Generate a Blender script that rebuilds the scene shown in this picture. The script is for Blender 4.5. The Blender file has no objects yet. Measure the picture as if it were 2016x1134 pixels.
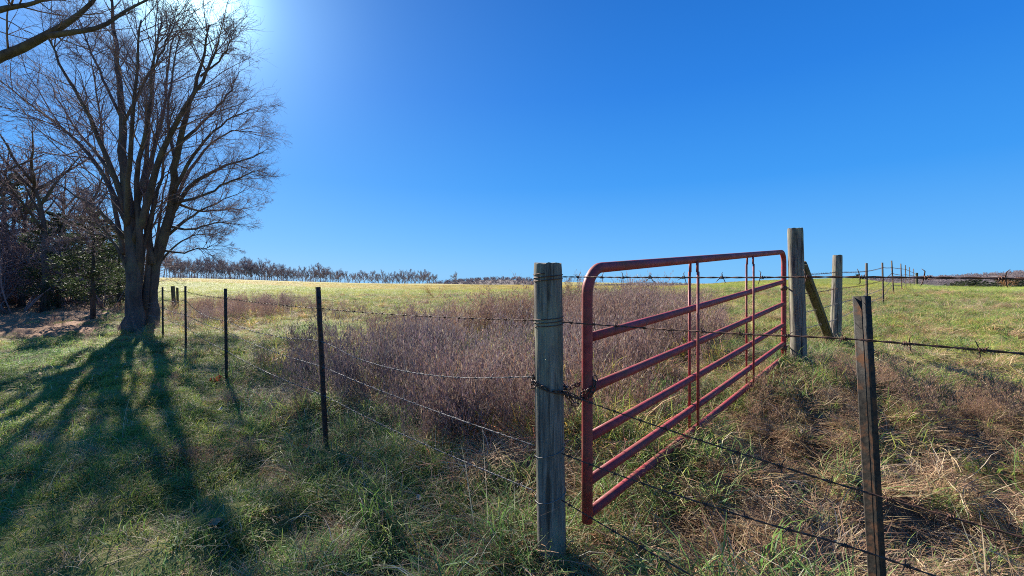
import bpy, math, random
import numpy as np
from mathutils import Vector, Matrix, Quaternion

SC = bpy.context.scene
COL = SC.collection
EYE = 1.45
FPX, CX, HY = 850.0, 1008.0, 545.0     # focal length in photo pixels, image centre, eye level

# ------------------------------------------------------------------ camera
cam = bpy.data.cameras.new('camera')
cam.sensor_width = 36.0
cam.lens = 36.0 * FPX / 2016.0
cam.shift_y = -(567.0 - HY) / 2016.0
cam.clip_start = 0.05
cam.clip_end = 6000
cam_o = bpy.data.objects.new('camera', cam)
cam_o.location = (0, 0, EYE)
cam_o.rotation_euler = (math.radians(90), 0, 0)
COL.objects.link(cam_o)
SC.camera = cam_o

# ------------------------------------------------------------------ sky and sun
SUN_AZ = math.radians(-36.9)     # left of the view direction (+Y)
SUN_EL = math.radians(28.0)
sun_dir = Vector((math.sin(SUN_AZ) * math.cos(SUN_EL), math.cos(SUN_AZ) * math.cos(SUN_EL), math.sin(SUN_EL)))
world = bpy.data.worlds.new('World')
SC.world = world
world.use_nodes = True
wn = world.node_tree
wn.nodes.clear()
sky = wn.nodes.new('ShaderNodeTexSky')
sky.sky_type = 'NISHITA'
sky.sun_disc = False
sky.sun_elevation = SUN_EL
sky.sun_rotation = SUN_AZ
sky.altitude = 300
sky.air_density = 1.0
sky.dust_density = 0.35
sky.ozone_density = 3.0
# clear winter sky: the physical sky blended with the measured blue of this day, and the bright aureole round the sun
SKY_S = 0.10
geo = wn.nodes.new('ShaderNodeTexCoord')
nrm_ = wn.nodes.new('ShaderNodeVectorMath'); nrm_.operation = 'NORMALIZE'
wn.links.new(geo.outputs['Generated'], nrm_.inputs[0])
sep = wn.nodes.new('ShaderNodeSeparateXYZ'); wn.links.new(nrm_.outputs[0], sep.inputs[0])
cr_ = wn.nodes.new('ShaderNodeValToRGB')
SKY_STOPS = [(0.0, (0.155, 0.52, 0.96)), (0.07, (0.105, 0.44, 0.96)), (0.20, (0.034, 0.315, 0.90)), (0.38, (0.013, 0.212, 0.77)), (0.55, (0.007, 0.155, 0.62)), (1.0, (0.007, 0.155, 0.62))]
el_ = cr_.color_ramp.elements
while len(el_) < len(SKY_STOPS): el_.new(0.5)
for e_, (p_, c_) in zip(el_, SKY_STOPS):
    e_.position = p_; e_.color = (*c_, 1)
wn.links.new(sep.outputs['Z'], cr_.inputs[0])
EXPO = 1.5
def wmath(op, a, b):
    m = wn.nodes.new('ShaderNodeMath'); m.operation = op
    for s_, v in zip(m.inputs, (a, b)):
        if isinstance(v, (int, float)): s_.default_value = v
        else: wn.links.new(v, s_)
    return m.outputs[0]
dt = wn.nodes.new('ShaderNodeVectorMath'); dt.operation = 'DOT_PRODUCT'; dt.inputs[1].default_value = sun_dir
wn.links.new(nrm_.outputs[0], dt.inputs[0])
dp = wmath('MAXIMUM', dt.outputs['Value'], 0.0)
glow = wmath('ADD', wmath('ADD', wmath('MULTIPLY', wmath('POWER', dp, 9.0), 0.09), wmath('MULTIPLY', wmath('POWER', dp, 60.0), 0.42)), wmath('MULTIPLY', wmath('POWER', dp, 400.0), 2.2))
def wvec(op, a, b):
    m = wn.nodes.new('ShaderNodeMix'); m.data_type = 'RGBA'; m.blend_type = op; m.clamp_result = False; m.inputs[0].default_value = 1.0
    for s_, v in zip((m.inputs[6], m.inputs[7]), (a, b)):
        if isinstance(v, tuple): s_.default_value = (*v, 1)
        else: wn.links.new(v, s_)
    return m.outputs[2]
blue = wvec('ADD', cr_.outputs[0], wvec('MULTIPLY', (0.62, 0.98, 1.0), glow))
k_ = 1.0 / (SKY_S * 2 ** EXPO)
blue = wvec('MULTIPLY', blue, (k_, k_, k_))
mixs = wn.nodes.new('ShaderNodeMix'); mixs.data_type = 'RGBA'; mixs.inputs[0].default_value = 0.96
wn.links.new(sky.outputs[0], mixs.inputs[6]); wn.links.new(blue, mixs.inputs[7])
bg = wn.nodes.new('ShaderNodeBackground')
bg.inputs['Strength'].default_value = SKY_S
wo = wn.nodes.new('ShaderNodeOutputWorld')
wn.links.new(mixs.outputs[2], bg.inputs['Color'])
wn.links.new(bg.outputs[0], wo.inputs['Surface'])

sl = bpy.data.lights.new('sun', 'SUN')
sl.energy = 5.0
sl.angle = math.radians(0.5)
sl.color = (1.0, 0.93, 0.83)
so = bpy.data.objects.new('sun', sl)
so.rotation_euler = (-sun_dir).to_track_quat('-Z', 'Y').to_euler()
so.location = (-20, 30, 30)
COL.objects.link(so)

SC.view_settings.view_transform = 'Standard'
SC.view_settings.look = 'None'
SC.view_settings.exposure = EXPO
SC.view_settings.gamma = 1.0
SC.view_settings.use_curve_mapping = False
SC.render.engine = 'CYCLES'
SC.cycles.use_denoising = False
SC.cycles.filter_width = 1.0
SC.cycles.max_bounces = 7
SC.cycles.diffuse_bounces = 4
SC.cycles.transparent_max_bounces = 4

rng = np.random.default_rng(7)
random.seed(11)

# ------------------------------------------------------------------ helpers
def P(px, py, D):
    """photo pixel at a distance D in front of the camera -> world point"""
    return np.array([(px - CX) / FPX * D, D, EYE + (HY - py) / FPX * D])

def tag(o, label=None, cat=None, group=None, kind=None):
    if label: o['label'] = label
    if cat: o['category'] = cat
    if group: o['group'] = group
    if kind: o['kind'] = kind
    return o

def empty(name, loc, label, cat, group=None, rz=0.0):
    o = bpy.data.objects.new(name, None)
    o.empty_display_size = 0.2
    o.location = loc
    o.rotation_euler = (0, 0, rz)
    COL.objects.link(o)
    return tag(o, label, cat, group)

def mesh_np(name, V, quads=None, tris=None, cols=None, smooth=False):
    me = bpy.data.meshes.new(name)
    V = np.asarray(V, np.float32)
    me.vertices.add(len(V))
    me.vertices.foreach_set('co', V.ravel())
    idx, tot = [], []
    if quads is not None and len(quads):
        q = np.asarray(quads, np.int32); idx.append(q.ravel()); tot.append(np.full(len(q), 4, np.int32))
    if tris is not None and len(tris):
        t = np.asarray(tris, np.int32); idx.append(t.ravel()); tot.append(np.full(len(t), 3, np.int32))
    idx = np.concatenate(idx); tot = np.concatenate(tot)
    st = np.concatenate([[0], np.cumsum(tot)[:-1]]).astype(np.int32)
    me.loops.add(len(idx)); me.loops.foreach_set('vertex_index', idx)
    me.polygons.add(len(tot)); me.polygons.foreach_set('loop_start', st); me.polygons.foreach_set('loop_total', tot)
    if smooth:
        me.polygons.foreach_set('use_smooth', np.ones(len(tot), bool))
    if cols is not None:
        a = me.attributes.new('col', 'FLOAT_COLOR', 'POINT')
        c = np.ones((len(V), 4), np.float32); c[:, :3] = cols
        a.data.foreach_set('color', c.ravel())
    me.update(calc_edges=True)
    return me

def obj(name, me, mat=None, parent=None, loc=None):
    o = bpy.data.objects.new(name, me)
    if mat is not None and not me.materials: me.materials.append(mat)
    COL.objects.link(o)
    if parent is not None: o.parent = parent
    if loc is not None: o.location = loc
    return o

def to_local(parent, pts):
    """world points -> the parent's local space (parents are only moved and turned about z)"""
    l = np.array(parent.location); a = -parent.rotation_euler[2]
    p = np.atleast_2d(np.asarray(pts, float)) - l
    c, s = math.cos(a), math.sin(a)
    return np.stack([p[:, 0] * c - p[:, 1] * s, p[:, 0] * s + p[:, 1] * c, p[:, 2]], 1)

# value noise ---------------------------------------------------------------
def _hash(ix, iy, seed):
    h = (ix.astype(np.int64) * 374761393 + iy.astype(np.int64) * 668265263 + seed * 974634777) & 0x7fffffff
    h = ((h ^ (h >> 13)) * 1274126177) & 0x7fffffff
    return ((h ^ (h >> 16)) & 0xffff) / 65535.0
def vnoise(x, y, seed=0):
    x = np.asarray(x, float); y = np.asarray(y, float)
    ix = np.floor(x); iy = np.floor(y); fx = x - ix; fy = y - iy
    fx = fx * fx * (3 - 2 * fx); fy = fy * fy * (3 - 2 * fy)
    ix = ix.astype(np.int64); iy = iy.astype(np.int64)
    a = _hash(ix, iy, seed); b = _hash(ix + 1, iy, seed); c = _hash(ix, iy + 1, seed); d = _hash(ix + 1, iy + 1, seed)
    return (a * (1 - fx) + b * fx) * (1 - fy) + (c * (1 - fx) + d * fx) * fy
def fbm(x, y, seed=0, o=4):
    s = 0; a = 0.5; n = 0
    x = np.asarray(x, float); y = np.asarray(y, float)
    for k in range(o):
        s = s + a * vnoise(x, y, seed + k); n += a; a *= 0.5; x = x * 2.03 + 5.1; y = y * 2.03 + 1.7
    return s / n
def sstep(a, b, x):
    t = np.clip((np.asarray(x, float) - a) / (b - a), 0, 1)
    return t * t * (3 - 2 * t)

# tubes -----------------------------------------------------------------------
class Tubes:
    def __init__(s): s.b = {}
    def add(s, pts, rad, sides=4):
        pts = np.asarray(pts, float)
        rad = np.full(len(pts), rad) if np.isscalar(rad) else np.asarray(rad, float)
        s.b.setdefault((len(pts), sides), []).append((pts, rad))
    def arrays(s):
        VV, QQ, TT = [], [], []; off = 0
        for (K, n), lst in s.b.items():
            p = np.stack([a for a, _ in lst]); r = np.stack([b for _, b in lst]); M = len(lst)
            t = np.gradient(p, axis=1); t /= np.linalg.norm(t, axis=2, keepdims=True) + 1e-9
            # a reference far from every tangent keeps the frames from flipping
            cand = np.array([[1, 0, 0], [0, 1, 0], [0, 0, 1], [.577, .577, .577], [.707, -.707, 0], [.707, .707, 0]])
            ref = cand[np.argmin(np.abs(t @ cand.T).max(1), axis=1)]
            u = np.cross(t, ref[:, None, :]); u /= np.linalg.norm(u, axis=2, keepdims=True) + 1e-9
            v = np.cross(t, u)
            a = np.arange(n) * 2 * math.pi / n
            ring = p[:, :, None, :] + r[:, :, None, None] * (np.cos(a)[None, None, :, None] * u[:, :, None, :] + np.sin(a)[None, None, :, None] * v[:, :, None, :])
            V = ring.reshape(-1, 3)
            base = off + np.arange(M)[:, None, None] * K * n + np.arange(K - 1)[None, :, None] * n
            j = np.arange(n)[None, None, :]; j2 = (j + 1) % n
            Q = np.stack([base + j, base + j2, base + n + j2, base + n + j], -1).reshape(-1, 4)
            VV.append(V); QQ.append(Q)
            # end caps as fans
            for end in (0, K - 1):
                b0 = off + np.arange(M)[:, None] * K * n + end * n
                k = np.arange(1, n - 1)[None, :]
                tri = np.stack([b0 + 0 * k, b0 + k, b0 + k + 1], -1).reshape(-1, 3)
                TT.append(tri[:, ::-1] if end == 0 else tri)
            off += len(V)
        return np.concatenate(VV), np.concatenate(QQ), np.concatenate(TT)
    def mesh(s, name, origin=None, smooth=True):
        V, Q, T = s.arrays()
        if origin is not None: V = V - np.asarray(origin)
        return mesh_np(name, V, Q, T, smooth=smooth)
    def build(s, name, mat, parent, smooth=True):
        V, Q, T = s.arrays()
        V = to_local(parent, V) if parent is not None else V
        return obj(name, mesh_np(name, V, Q, T, smooth=smooth), mat, parent)

def join_np(parts):
    VV, QQ, off = [], [], 0
    for V, Q in parts:
        VV.append(V); QQ.append(np.asarray(Q) + off); off += len(V)
    return np.concatenate(VV), np.concatenate(QQ)

def boxv(c, h, R=None):
    s = np.array([[x, y, z] for x in (-1, 1) for y in (-1, 1) for z in (-1, 1)], float) * np.asarray(h)
    if R is not None: s = s @ np.asarray(R).T
    return s + np.asarray(c), np.array([[0, 1, 3, 2], [4, 6, 7, 5], [0, 4, 5, 1], [2, 3, 7, 6], [0, 2, 6, 4], [1, 5, 7, 3]])

# ------------------------------------------------------------------ materials
def new_mat(name):
    m = bpy.data.materials.new(name); m.use_nodes = True
    nt = m.node_tree; nt.nodes.clear()
    return m, nt, nt.nodes, nt.links
def N(nodes, t, **kw):
    n = nodes.new(t)
    for k, v in kw.items(): setattr(n, k, v)
    return n
def ramp(nodes, stops):
    r = nodes.new('ShaderNodeValToRGB'); e = r.color_ramp.elements
    while len(e) < len(stops): e.new(0.5)
    for el, (p, c) in zip(e, stops):
        el.position = p; el.color = (*c, 1)
    return r
def mixc(nodes, links, f, a, b, blend='MIX'):
    m = nodes.new('ShaderNodeMix'); m.data_type = 'RGBA'; m.blend_type = blend
    for s, v in ((m.inputs[0], f), (m.inputs[6], a), (m.inputs[7], b)):
        if hasattr(v, 'is_linked') or hasattr(v, 'links'): links.new(v, s)
        elif isinstance(v, (tuple, list)): s.default_value = (*v, 1)
        else: s.default_value = v
    return m.outputs[2]

def grass_mat(name, transl=0.45, rough=0.6, sat=1.0):
    m, nt, n, l = new_mat(name)
    at = N(n, 'ShaderNodeAttribute', attribute_name='col')
    ti = N(n, 'ShaderNodeAttribute', attribute_name='tint', attribute_type='INSTANCER')
    mul = mixc(n, l, 1.0, at.outputs['Color'], ti.outputs['Color'], 'MULTIPLY')
    d = N(n, 'ShaderNodeBsdfPrincipled'); d.inputs['Roughness'].default_value = rough
    d.inputs['Specular IOR Level'].default_value = 0.35
    t = N(n, 'ShaderNodeBsdfTranslucent')
    mx = N(n, 'ShaderNodeMixShader'); mx.inputs[0].default_value = transl
    o = N(n, 'ShaderNodeOutputMaterial')
    l.new(mul, d.inputs['Base Color']); l.new(mul, t.inputs['Color'])
    l.new(d.outputs[0], mx.inputs[1]); l.new(t.outputs[0], mx.inputs[2]); l.new(mx.outputs[0], o.inputs[0])
    return m

def bark_mat(name, dark, light, scale=6.0, stretch=0.18, bump=0.5, moss=None):
    m, nt, n, l = new_mat(name)
    tc = N(n, 'ShaderNodeTexCoord'); mp = N(n, 'ShaderNodeMapping'); mp.inputs['Scale'].default_value = (1, 1, stretch)
    l.new(tc.outputs['Object'], mp.inputs[0])
    a = N(n, 'ShaderNodeTexNoise'); a.inputs['Scale'].default_value = scale; a.inputs['Detail'].default_value = 8; a.inputs['Roughness'].default_value = 0.65
    l.new(mp.outputs[0], a.inputs[0])
    r = ramp(n, [(0.3, dark), (0.7, light)]); l.new(a.outputs[0], r.inputs[0])
    col = r.outputs[0]
    if moss:
        b = N(n, 'ShaderNodeTexNoise'); b.inputs['Scale'].default_value = 1.7; b.inputs['Detail'].default_value = 6
        l.new(tc.outputs['Object'], b.inputs[0])
        rb = ramp(n, [(0.5, (0, 0, 0)), (0.68, (0.7, 0.7, 0.7))]); l.new(b.outputs[0], rb.inputs[0])
        col = mixc(n, l, rb.outputs[0], col, moss)
    d = N(n, 'ShaderNodeBsdfPrincipled'); d.inputs['Roughness'].default_value = 0.9; d.inputs['Specular IOR Level'].default_value = 0.2
    l.new(col, d.inputs['Base Color'])
    if bump:
        bp = N(n, 'ShaderNodeBump'); bp.inputs['Strength'].default_value = bump; bp.inputs['Distance'].default_value = 0.03
        l.new(a.outputs[0], bp.inputs['Height']); l.new(bp.outputs[0], d.inputs['Normal'])
    o = N(n, 'ShaderNodeOutputMaterial'); l.new(d.outputs[0], o.inputs[0])
    return m

def wood_mat(name, c0, c1, c2, lichen):
    m, nt, n, l = new_mat(name)
    tc = N(n, 'ShaderNodeTexCoord')
    mp = N(n, 'ShaderNodeMapping'); mp.inputs['Scale'].default_value = (1, 1, 0.06); l.new(tc.outputs['Object'], mp.inputs[0])
    g = N(n, 'ShaderNodeTexNoise'); g.inputs['Scale'].default_value = 95; g.inputs['Detail'].default_value = 6; g.inputs['Roughness'].default_value = 0.7
    l.new(mp.outputs[0], g.inputs[0])
    g2 = N(n, 'ShaderNodeTexNoise'); g2.inputs['Scale'].default_value = 28; g2.inputs['Detail'].default_value = 4
    l.new(mp.outputs[0], g2.inputs[0])
    r = ramp(n, [(0.28, c0), (0.5, c1), (0.75, c2)]); l.new(g.outputs[0], r.inputs[0])
    r2 = ramp(n, [(0.36, (0.25, 0.22, 0.2)), (0.44, (1, 1, 1))]); l.new(g2.outputs[0], r2.inputs[0])
    col = mixc(n, l, 0.85, r.outputs[0], r2.outputs[0], 'MULTIPLY')
    b = N(n, 'ShaderNodeTexNoise'); b.inputs['Scale'].default_value = 5.5; b.inputs['Detail'].default_value = 9; b.inputs['Roughness'].default_value = 0.7
    mp2 = N(n, 'ShaderNodeMapping'); mp2.inputs['Scale'].default_value = (1, 1, 0.4); l.new(tc.outputs['Object'], mp2.inputs[0]); l.new(mp2.outputs[0], b.inputs[0])
    rb = ramp(n, [(0.47, (0, 0, 0)), (0.62, (0.75, 0.75, 0.75))]); l.new(b.outputs[0], rb.inputs[0])
    col = mixc(n, l, rb.outputs[0], col, lichen)
    d = N(n, 'ShaderNodeBsdfPrincipled'); d.inputs['Roughness'].default_value = 0.88; d.inputs['Specular IOR Level'].default_value = 0.25
    l.new(col, d.inputs['Base Color'])
    bp = N(n, 'ShaderNodeBump'); bp.inputs['Strength'].default_value = 0.7; bp.inputs['Distance'].default_value = 0.006
    ad = N(n, 'ShaderNodeMath', operation='ADD'); l.new(g.outputs[0], ad.inputs[0]); l.new(r2.outputs[0], ad.inputs[1])
    l.new(ad.outputs[0], bp.inputs['Height']); l.new(bp.outputs[0], d.inputs['Normal'])
    o = N(n, 'ShaderNodeOutputMaterial'); l.new(d.outputs[0], o.inputs[0])
    return m

def metal_mat(name, c0, c1, rust, metallic=0.0, rough=0.5, s=9.0, lo=0.5, hi=0.65):
    m, nt, n, l = new_mat(name)
    tc = N(n, 'ShaderNodeTexCoord')
    a = N(n, 'ShaderNodeTexNoise'); a.inputs['Scale'].default_value = s; a.inputs['Detail'].default_value = 8; a.inputs['Roughness'].default_value = 0.7
    b = N(n, 'ShaderNodeTexNoise'); b.inputs['Scale'].default_value = s * 4.3; b.inputs['Detail'].default_value = 6
    l.new(tc.outputs['Object'], a.inputs[0]); l.new(tc.outputs['Object'], b.inputs[0])
    r = ramp(n, [(0.35, c0), (0.65, c1)]); l.new(b.outputs[0], r.inputs[0])
    rr = ramp(n, [(lo, (0, 0, 0)), (hi, (1, 1, 1))]); l.new(a.outputs[0], rr.inputs[0])
    col = mixc(n, l, rr.outputs[0], r.outputs[0], rust)
    d = N(n, 'ShaderNodeBsdfPrincipled'); d.inputs['Metallic'].default_value = metallic
    mr = N(n, 'ShaderNodeMapRange'); mr.inputs[3].default_value = rough; mr.inputs[4].default_value = min(1, rough + 0.35)
    d.inputs['Specular IOR Level'].default_value = 0.3
    l.new(rr.outputs[0], mr.inputs[0]); l.new(mr.outputs[0], d.inputs['Roughness'])
    l.new(col, d.inputs['Base Color'])
    bp = N(n, 'ShaderNodeBump'); bp.inputs['Strength'].default_value = 0.35; bp.inputs['Distance'].default_value = 0.002
    l.new(b.outputs[0], bp.inputs['Height']); l.new(bp.outputs[0], d.inputs['Normal'])
    o = N(n, 'ShaderNodeOutputMaterial'); l.new(d.outputs[0], o.inputs[0])
    return m

M = {}
M['grass'] = grass_mat('grass_blades', 0.5)
M['dry'] = grass_mat('dry_stems', 0.3, 0.7)
M['needles'] = grass_mat('cedar_needles', 0.25, 0.6)
M['bark'] = bark_mat('tree_bark', (0.035, 0.028, 0.026), (0.12, 0.098, 0.088), 7, 0.2, 0.8, (0.13, 0.13, 0.085))
M['twig'] = bark_mat('twig_bark', (0.15, 0.105, 0.105), (0.25, 0.18, 0.175), 3, 1, 0)
M['scrub'] = bark_mat('scrub_bark', (0.21, 0.145, 0.14), (0.34, 0.245, 0.235), 3, 1, 0)
M['hazed_far_bark'] = bark_mat('hazed_far_bark', (0.20, 0.165, 0.17), (0.30, 0.25, 0.25), 1, 1, 0)  # paler than near bark: the haze of distance is put into the colour
M['wood_grey'] = wood_mat('weathered_grey_wood', (0.05, 0.043, 0.036), (0.16, 0.137, 0.11), (0.33, 0.29, 0.24), (0.27, 0.265, 0.17))
M['wood_green'] = wood_mat('mossy_wood', (0.04, 0.035, 0.02), (0.10, 0.086, 0.05), (0.17, 0.15, 0.085), (0.14, 0.135, 0.055))
M['gate'] = metal_mat('red_gate_paint', (0.25, 0.028, 0.030), (0.34, 0.052, 0.052), (0.19, 0.075, 0.048), 0.0, 0.55, 7, 0.46, 0.66)
M['post'] = metal_mat('steel_post_paint', (0.016, 0.014, 0.012), (0.05, 0.042, 0.032), (0.12, 0.058, 0.03), 0.0, 0.68, 22, 0.50, 0.60)
M['rust'] = metal_mat('rusty_wire', (0.075, 0.04, 0.028), (0.14, 0.075, 0.05), (0.20, 0.09, 0.05), 0.3, 0.6, 30)
M['galv'] = metal_mat('galvanised_wire', (0.14, 0.135, 0.135), (0.22, 0.21, 0.20), (0.11, 0.09, 0.075), 0.4, 0.55, 30)
M['chain'] = metal_mat('rusty_chain', (0.05, 0.035, 0.03), (0.11, 0.075, 0.06), (0.17, 0.08, 0.045), 0.5, 0.5, 40)

# ------------------------------------------------------------------ terrain
# control heights relative to the eye: (x, y, z)
CT = [(0, 0, -1.42), (1.0, 1.1, -1.36), (0.17, 2.05, -1.30), (-1.55, 3.54, -1.43), (-4, 6, -1.52), (-6.84, 8.83, -1.56), (-8.8, 10.8, -1.62),
      (-10.85, 12.84, -1.66), (-11.6, 13.3, -1.66), (3.28, 5.0, -1.03), (1.8, 3.6, -1.20), (4.42, 6.6, -0.97), (5.27, 6.8, -0.97), (11.7, 13.67, -0.88), (19.8, 22, -0.70),
      (36, 39, -0.73), (6, 4, -1.12), (3, 2, -1.25), (12, 9, -0.98), (25, 20, -0.78), (20, 12, -0.9), (42, 32, -0.85), (1.5, 7, -1.18), (-1, 7, -1.3), (0, 12, -1.12), (4, 13, -1.0),
      (0, 25, -1.02), (8, 25, -0.85), (-6, 18, -1.40), (-4, 12, -1.42), (-14, 28, -1.15), (-20, 18, -1.45), (-30, 30, -1.2), (-9, 6, -1.72), (-5, 3, -1.55), (-14, 10, -1.70), (-2, 1, -1.45),
      (0, -8, -1.6), (-10, -6, -1.9), (10, -6, -1.35), (30, 0, -1.2), (-30, 0, -1.9), (0, -60, -3), (-60, -40, -4), (60, -40, -3)]
def cpx(px, y, D): CT.append(((px - CX) / FPX * D, D, -(y - HY) / FPX * D))
for px, y, D in [(340, 556, 60), (340, 550, 140), (340, 548, 250), (500, 562, 60), (500, 556, 140), (500, 553.5, 290), (650, 569, 60), (650, 562, 140), (650, 558.5, 320),
                 (850, 573, 60), (850, 566, 150), (850, 562.5, 380), (1040, 572, 60), (1040, 566, 140), (1040, 562, 300), (1250, 571, 60), (1250, 566, 140), (1250, 563, 260),
                 (1400, 566, 60), (1400, 562, 140), (1490, 560, 45), (1490, 555, 110), (1600, 558, 40), (1600, 551.5, 75), (1690, 556, 42), (1690, 549.5, 70),
                 (340, 556, 420), (600, 566, 500), (850, 572, 560), (1040, 568, 480), (1250, 570, 420), (1450, 570, 300), (1600, 575, 190), (1690, 580, 170),
                 (1850, 568, 30), (1850, 575, 60), (1900, 585, 110), (2100, 568, 26), (2100, 576, 55), (2100, 588, 110), (2300, 570, 24), (2300, 590, 100),
                 (1760, 562, 60), (1760, 580, 130), (150, 552, 100), (0, 548, 100), (-300, 550, 80), (-300, 548, 300), (0, 546, 300),
                 (1000, 556, 1500), (300, 556, 1500), (1700, 560, 1500), (2400, 560, 1500), (-400, 556, 1500)]:
    cpx(px, y, D)
CT = np.array(CT)
def warp(x, y):
    d = np.hypot(x, y); r = np.log1p(d / 3.0); d = np.maximum(d, 1e-6)
    return x / d * r, y / d * r
_cu, _cv = warp(CT[:, 0], CT[:, 1])
def _tps(r2): return 0.5 * r2 * np.log(np.maximum(r2, 1e-12))
_n = len(CT)
_A = np.zeros((_n + 3, _n + 3))
_A[:_n, :_n] = _tps((_cu[:, None] - _cu) ** 2 + (_cv[:, None] - _cv) ** 2) + np.eye(_n) * 0.004
_Pm = np.stack([np.ones(_n), _cu, _cv], 1); _A[:_n, _n:] = _Pm; _A[_n:, :_n] = _Pm.T
_w = np.linalg.solve(_A, np.concatenate([CT[:, 2], np.zeros(3)]))
def ground_smooth(x, y):
    x = np.atleast_1d(np.asarray(x, float)); y = np.atleast_1d(np.asarray(y, float))
    out = np.zeros(len(x))
    for i in range(0, len(x), 20000):
        u, v = warp(x[i:i + 20000], y[i:i + 20000])
        K = _tps((u[:, None] - _cu) ** 2 + (v[:, None] - _cv) ** 2)
        out[i:i + 20000] = K @ _w[:_n] + _w[_n] + _w[_n + 1] * u + _w[_n + 2] * v
    return out + EYE
def sF(x, y): return x + y - 2.15            # > 0 : field side of the near fence
def sG(x, y): return y - 1.01 * x - 1.72     # > 0 : weedy side of the gate line
def ground(x, y):
    x = np.atleast_1d(np.asarray(x, float)); y = np.atleast_1d(np.asarray(y, float))
    d = np.hypot(x, y)
    near = 1 - sstep(25, 70, d)
    hum = (fbm(x * 0.9, y * 0.9, 3) - 0.5) * 0.20 + (fbm(x * 2.4, y * 2.4, 9, 3) - 0.5) * 0.30
    return ground_smooth(x, y) + hum * near * 0.9
def gz(x, y): return float(ground(x, y)[0])

nr, na = 330, 460
rr = np.concatenate([[0.0], np.geomspace(0.35, 1700, nr - 1)])
# more angular detail in front
aa = np.concatenate([np.linspace(-65, 65, 360), np.linspace(65, 295, na - 360 + 2)[1:-1]])
aa = np.radians(aa)
R_, A_ = np.meshgrid(rr, aa, indexing='ij')
gx = (R_ * np.sin(A_)).ravel(); gy = (R_ * np.cos(A_)).ravel()
gzv = ground(gx, gy)
i = np.arange(nr - 1)[:, None]; j = np.arange(na)[None, :]; j2 = (j + 1) % na
GQ = np.stack([i * na + j, i * na + j2, (i + 1) * na + j2, (i + 1) * na + j], -1).reshape(-1, 4)
# zone weights
def zones(x, y):
    d = np.hypot(x, y); f = sF(x, y); g = sG(x, y)
    n1 = fbm(x * 0.55, y * 0.55, 21) - 0.5; n2 = fbm(x * 0.13, y * 0.13, 33) - 0.5
    # purple-brown weeds behind the fence
    far = 10.0 + 7 * sstep(-3, 4, x) + n1 * 5 + n2 * 8
    weed = sstep(0.15, 1.2, f + n1 * 1.5) * sstep(0.3, 1.5, g + n1 * 1.6) * (1 - sstep(-2.5, 2.0, d - far)) * sstep(-4.6, -1.6, x + 0.10 * (d - 4) + n1 * 4.5) * (1 - sstep(0.34, 0.50, x / np.maximum(y, 0.5) + n1 * 0.22))
    weed2 = np.exp(-(((x + 10.5) / 3.2) ** 2 + ((y - 16.5) / 2.6) ** 2))
    weed = np.clip(np.maximum(weed, weed2), 0, 1)
    # dead brown grass round the gate and the right post
    brown = sstep(-0.5, 0.4, f + n1 * 1.2) * (1 - sstep(-0.3, 0.5, g)) * (1 - sstep(4.4, 6.4, d + n1 * 3))
    brown = np.clip(np.maximum(brown, 0.75 * np.exp(-(((x - 0.3) / 1.1) ** 2 + ((y - 1.7) / 0.9) ** 2))), 0, 1)
    # leaf litter under the trees at the left
    lit = (1 - sstep(-13.2, -11.4, x + n1 * 2.2 + 0.1 * (y - 14))) * sstep(10.5, 12.5, y + n1 * 2) * (1 - sstep(-0.98, -0.86, x / np.maximum(y, 1) + n1 * 0.1)) * (1 - sstep(30, 42, y))
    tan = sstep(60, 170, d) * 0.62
    return weed, brown, lit, tan
wz, bz, lz, tz = zones(gx, gy)
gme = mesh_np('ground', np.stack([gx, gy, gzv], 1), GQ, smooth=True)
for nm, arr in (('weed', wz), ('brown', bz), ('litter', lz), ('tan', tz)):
    a = gme.attributes.new(nm, 'FLOAT', 'POINT'); a.data.foreach_set('value', arr.astype(np.float32))

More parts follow.
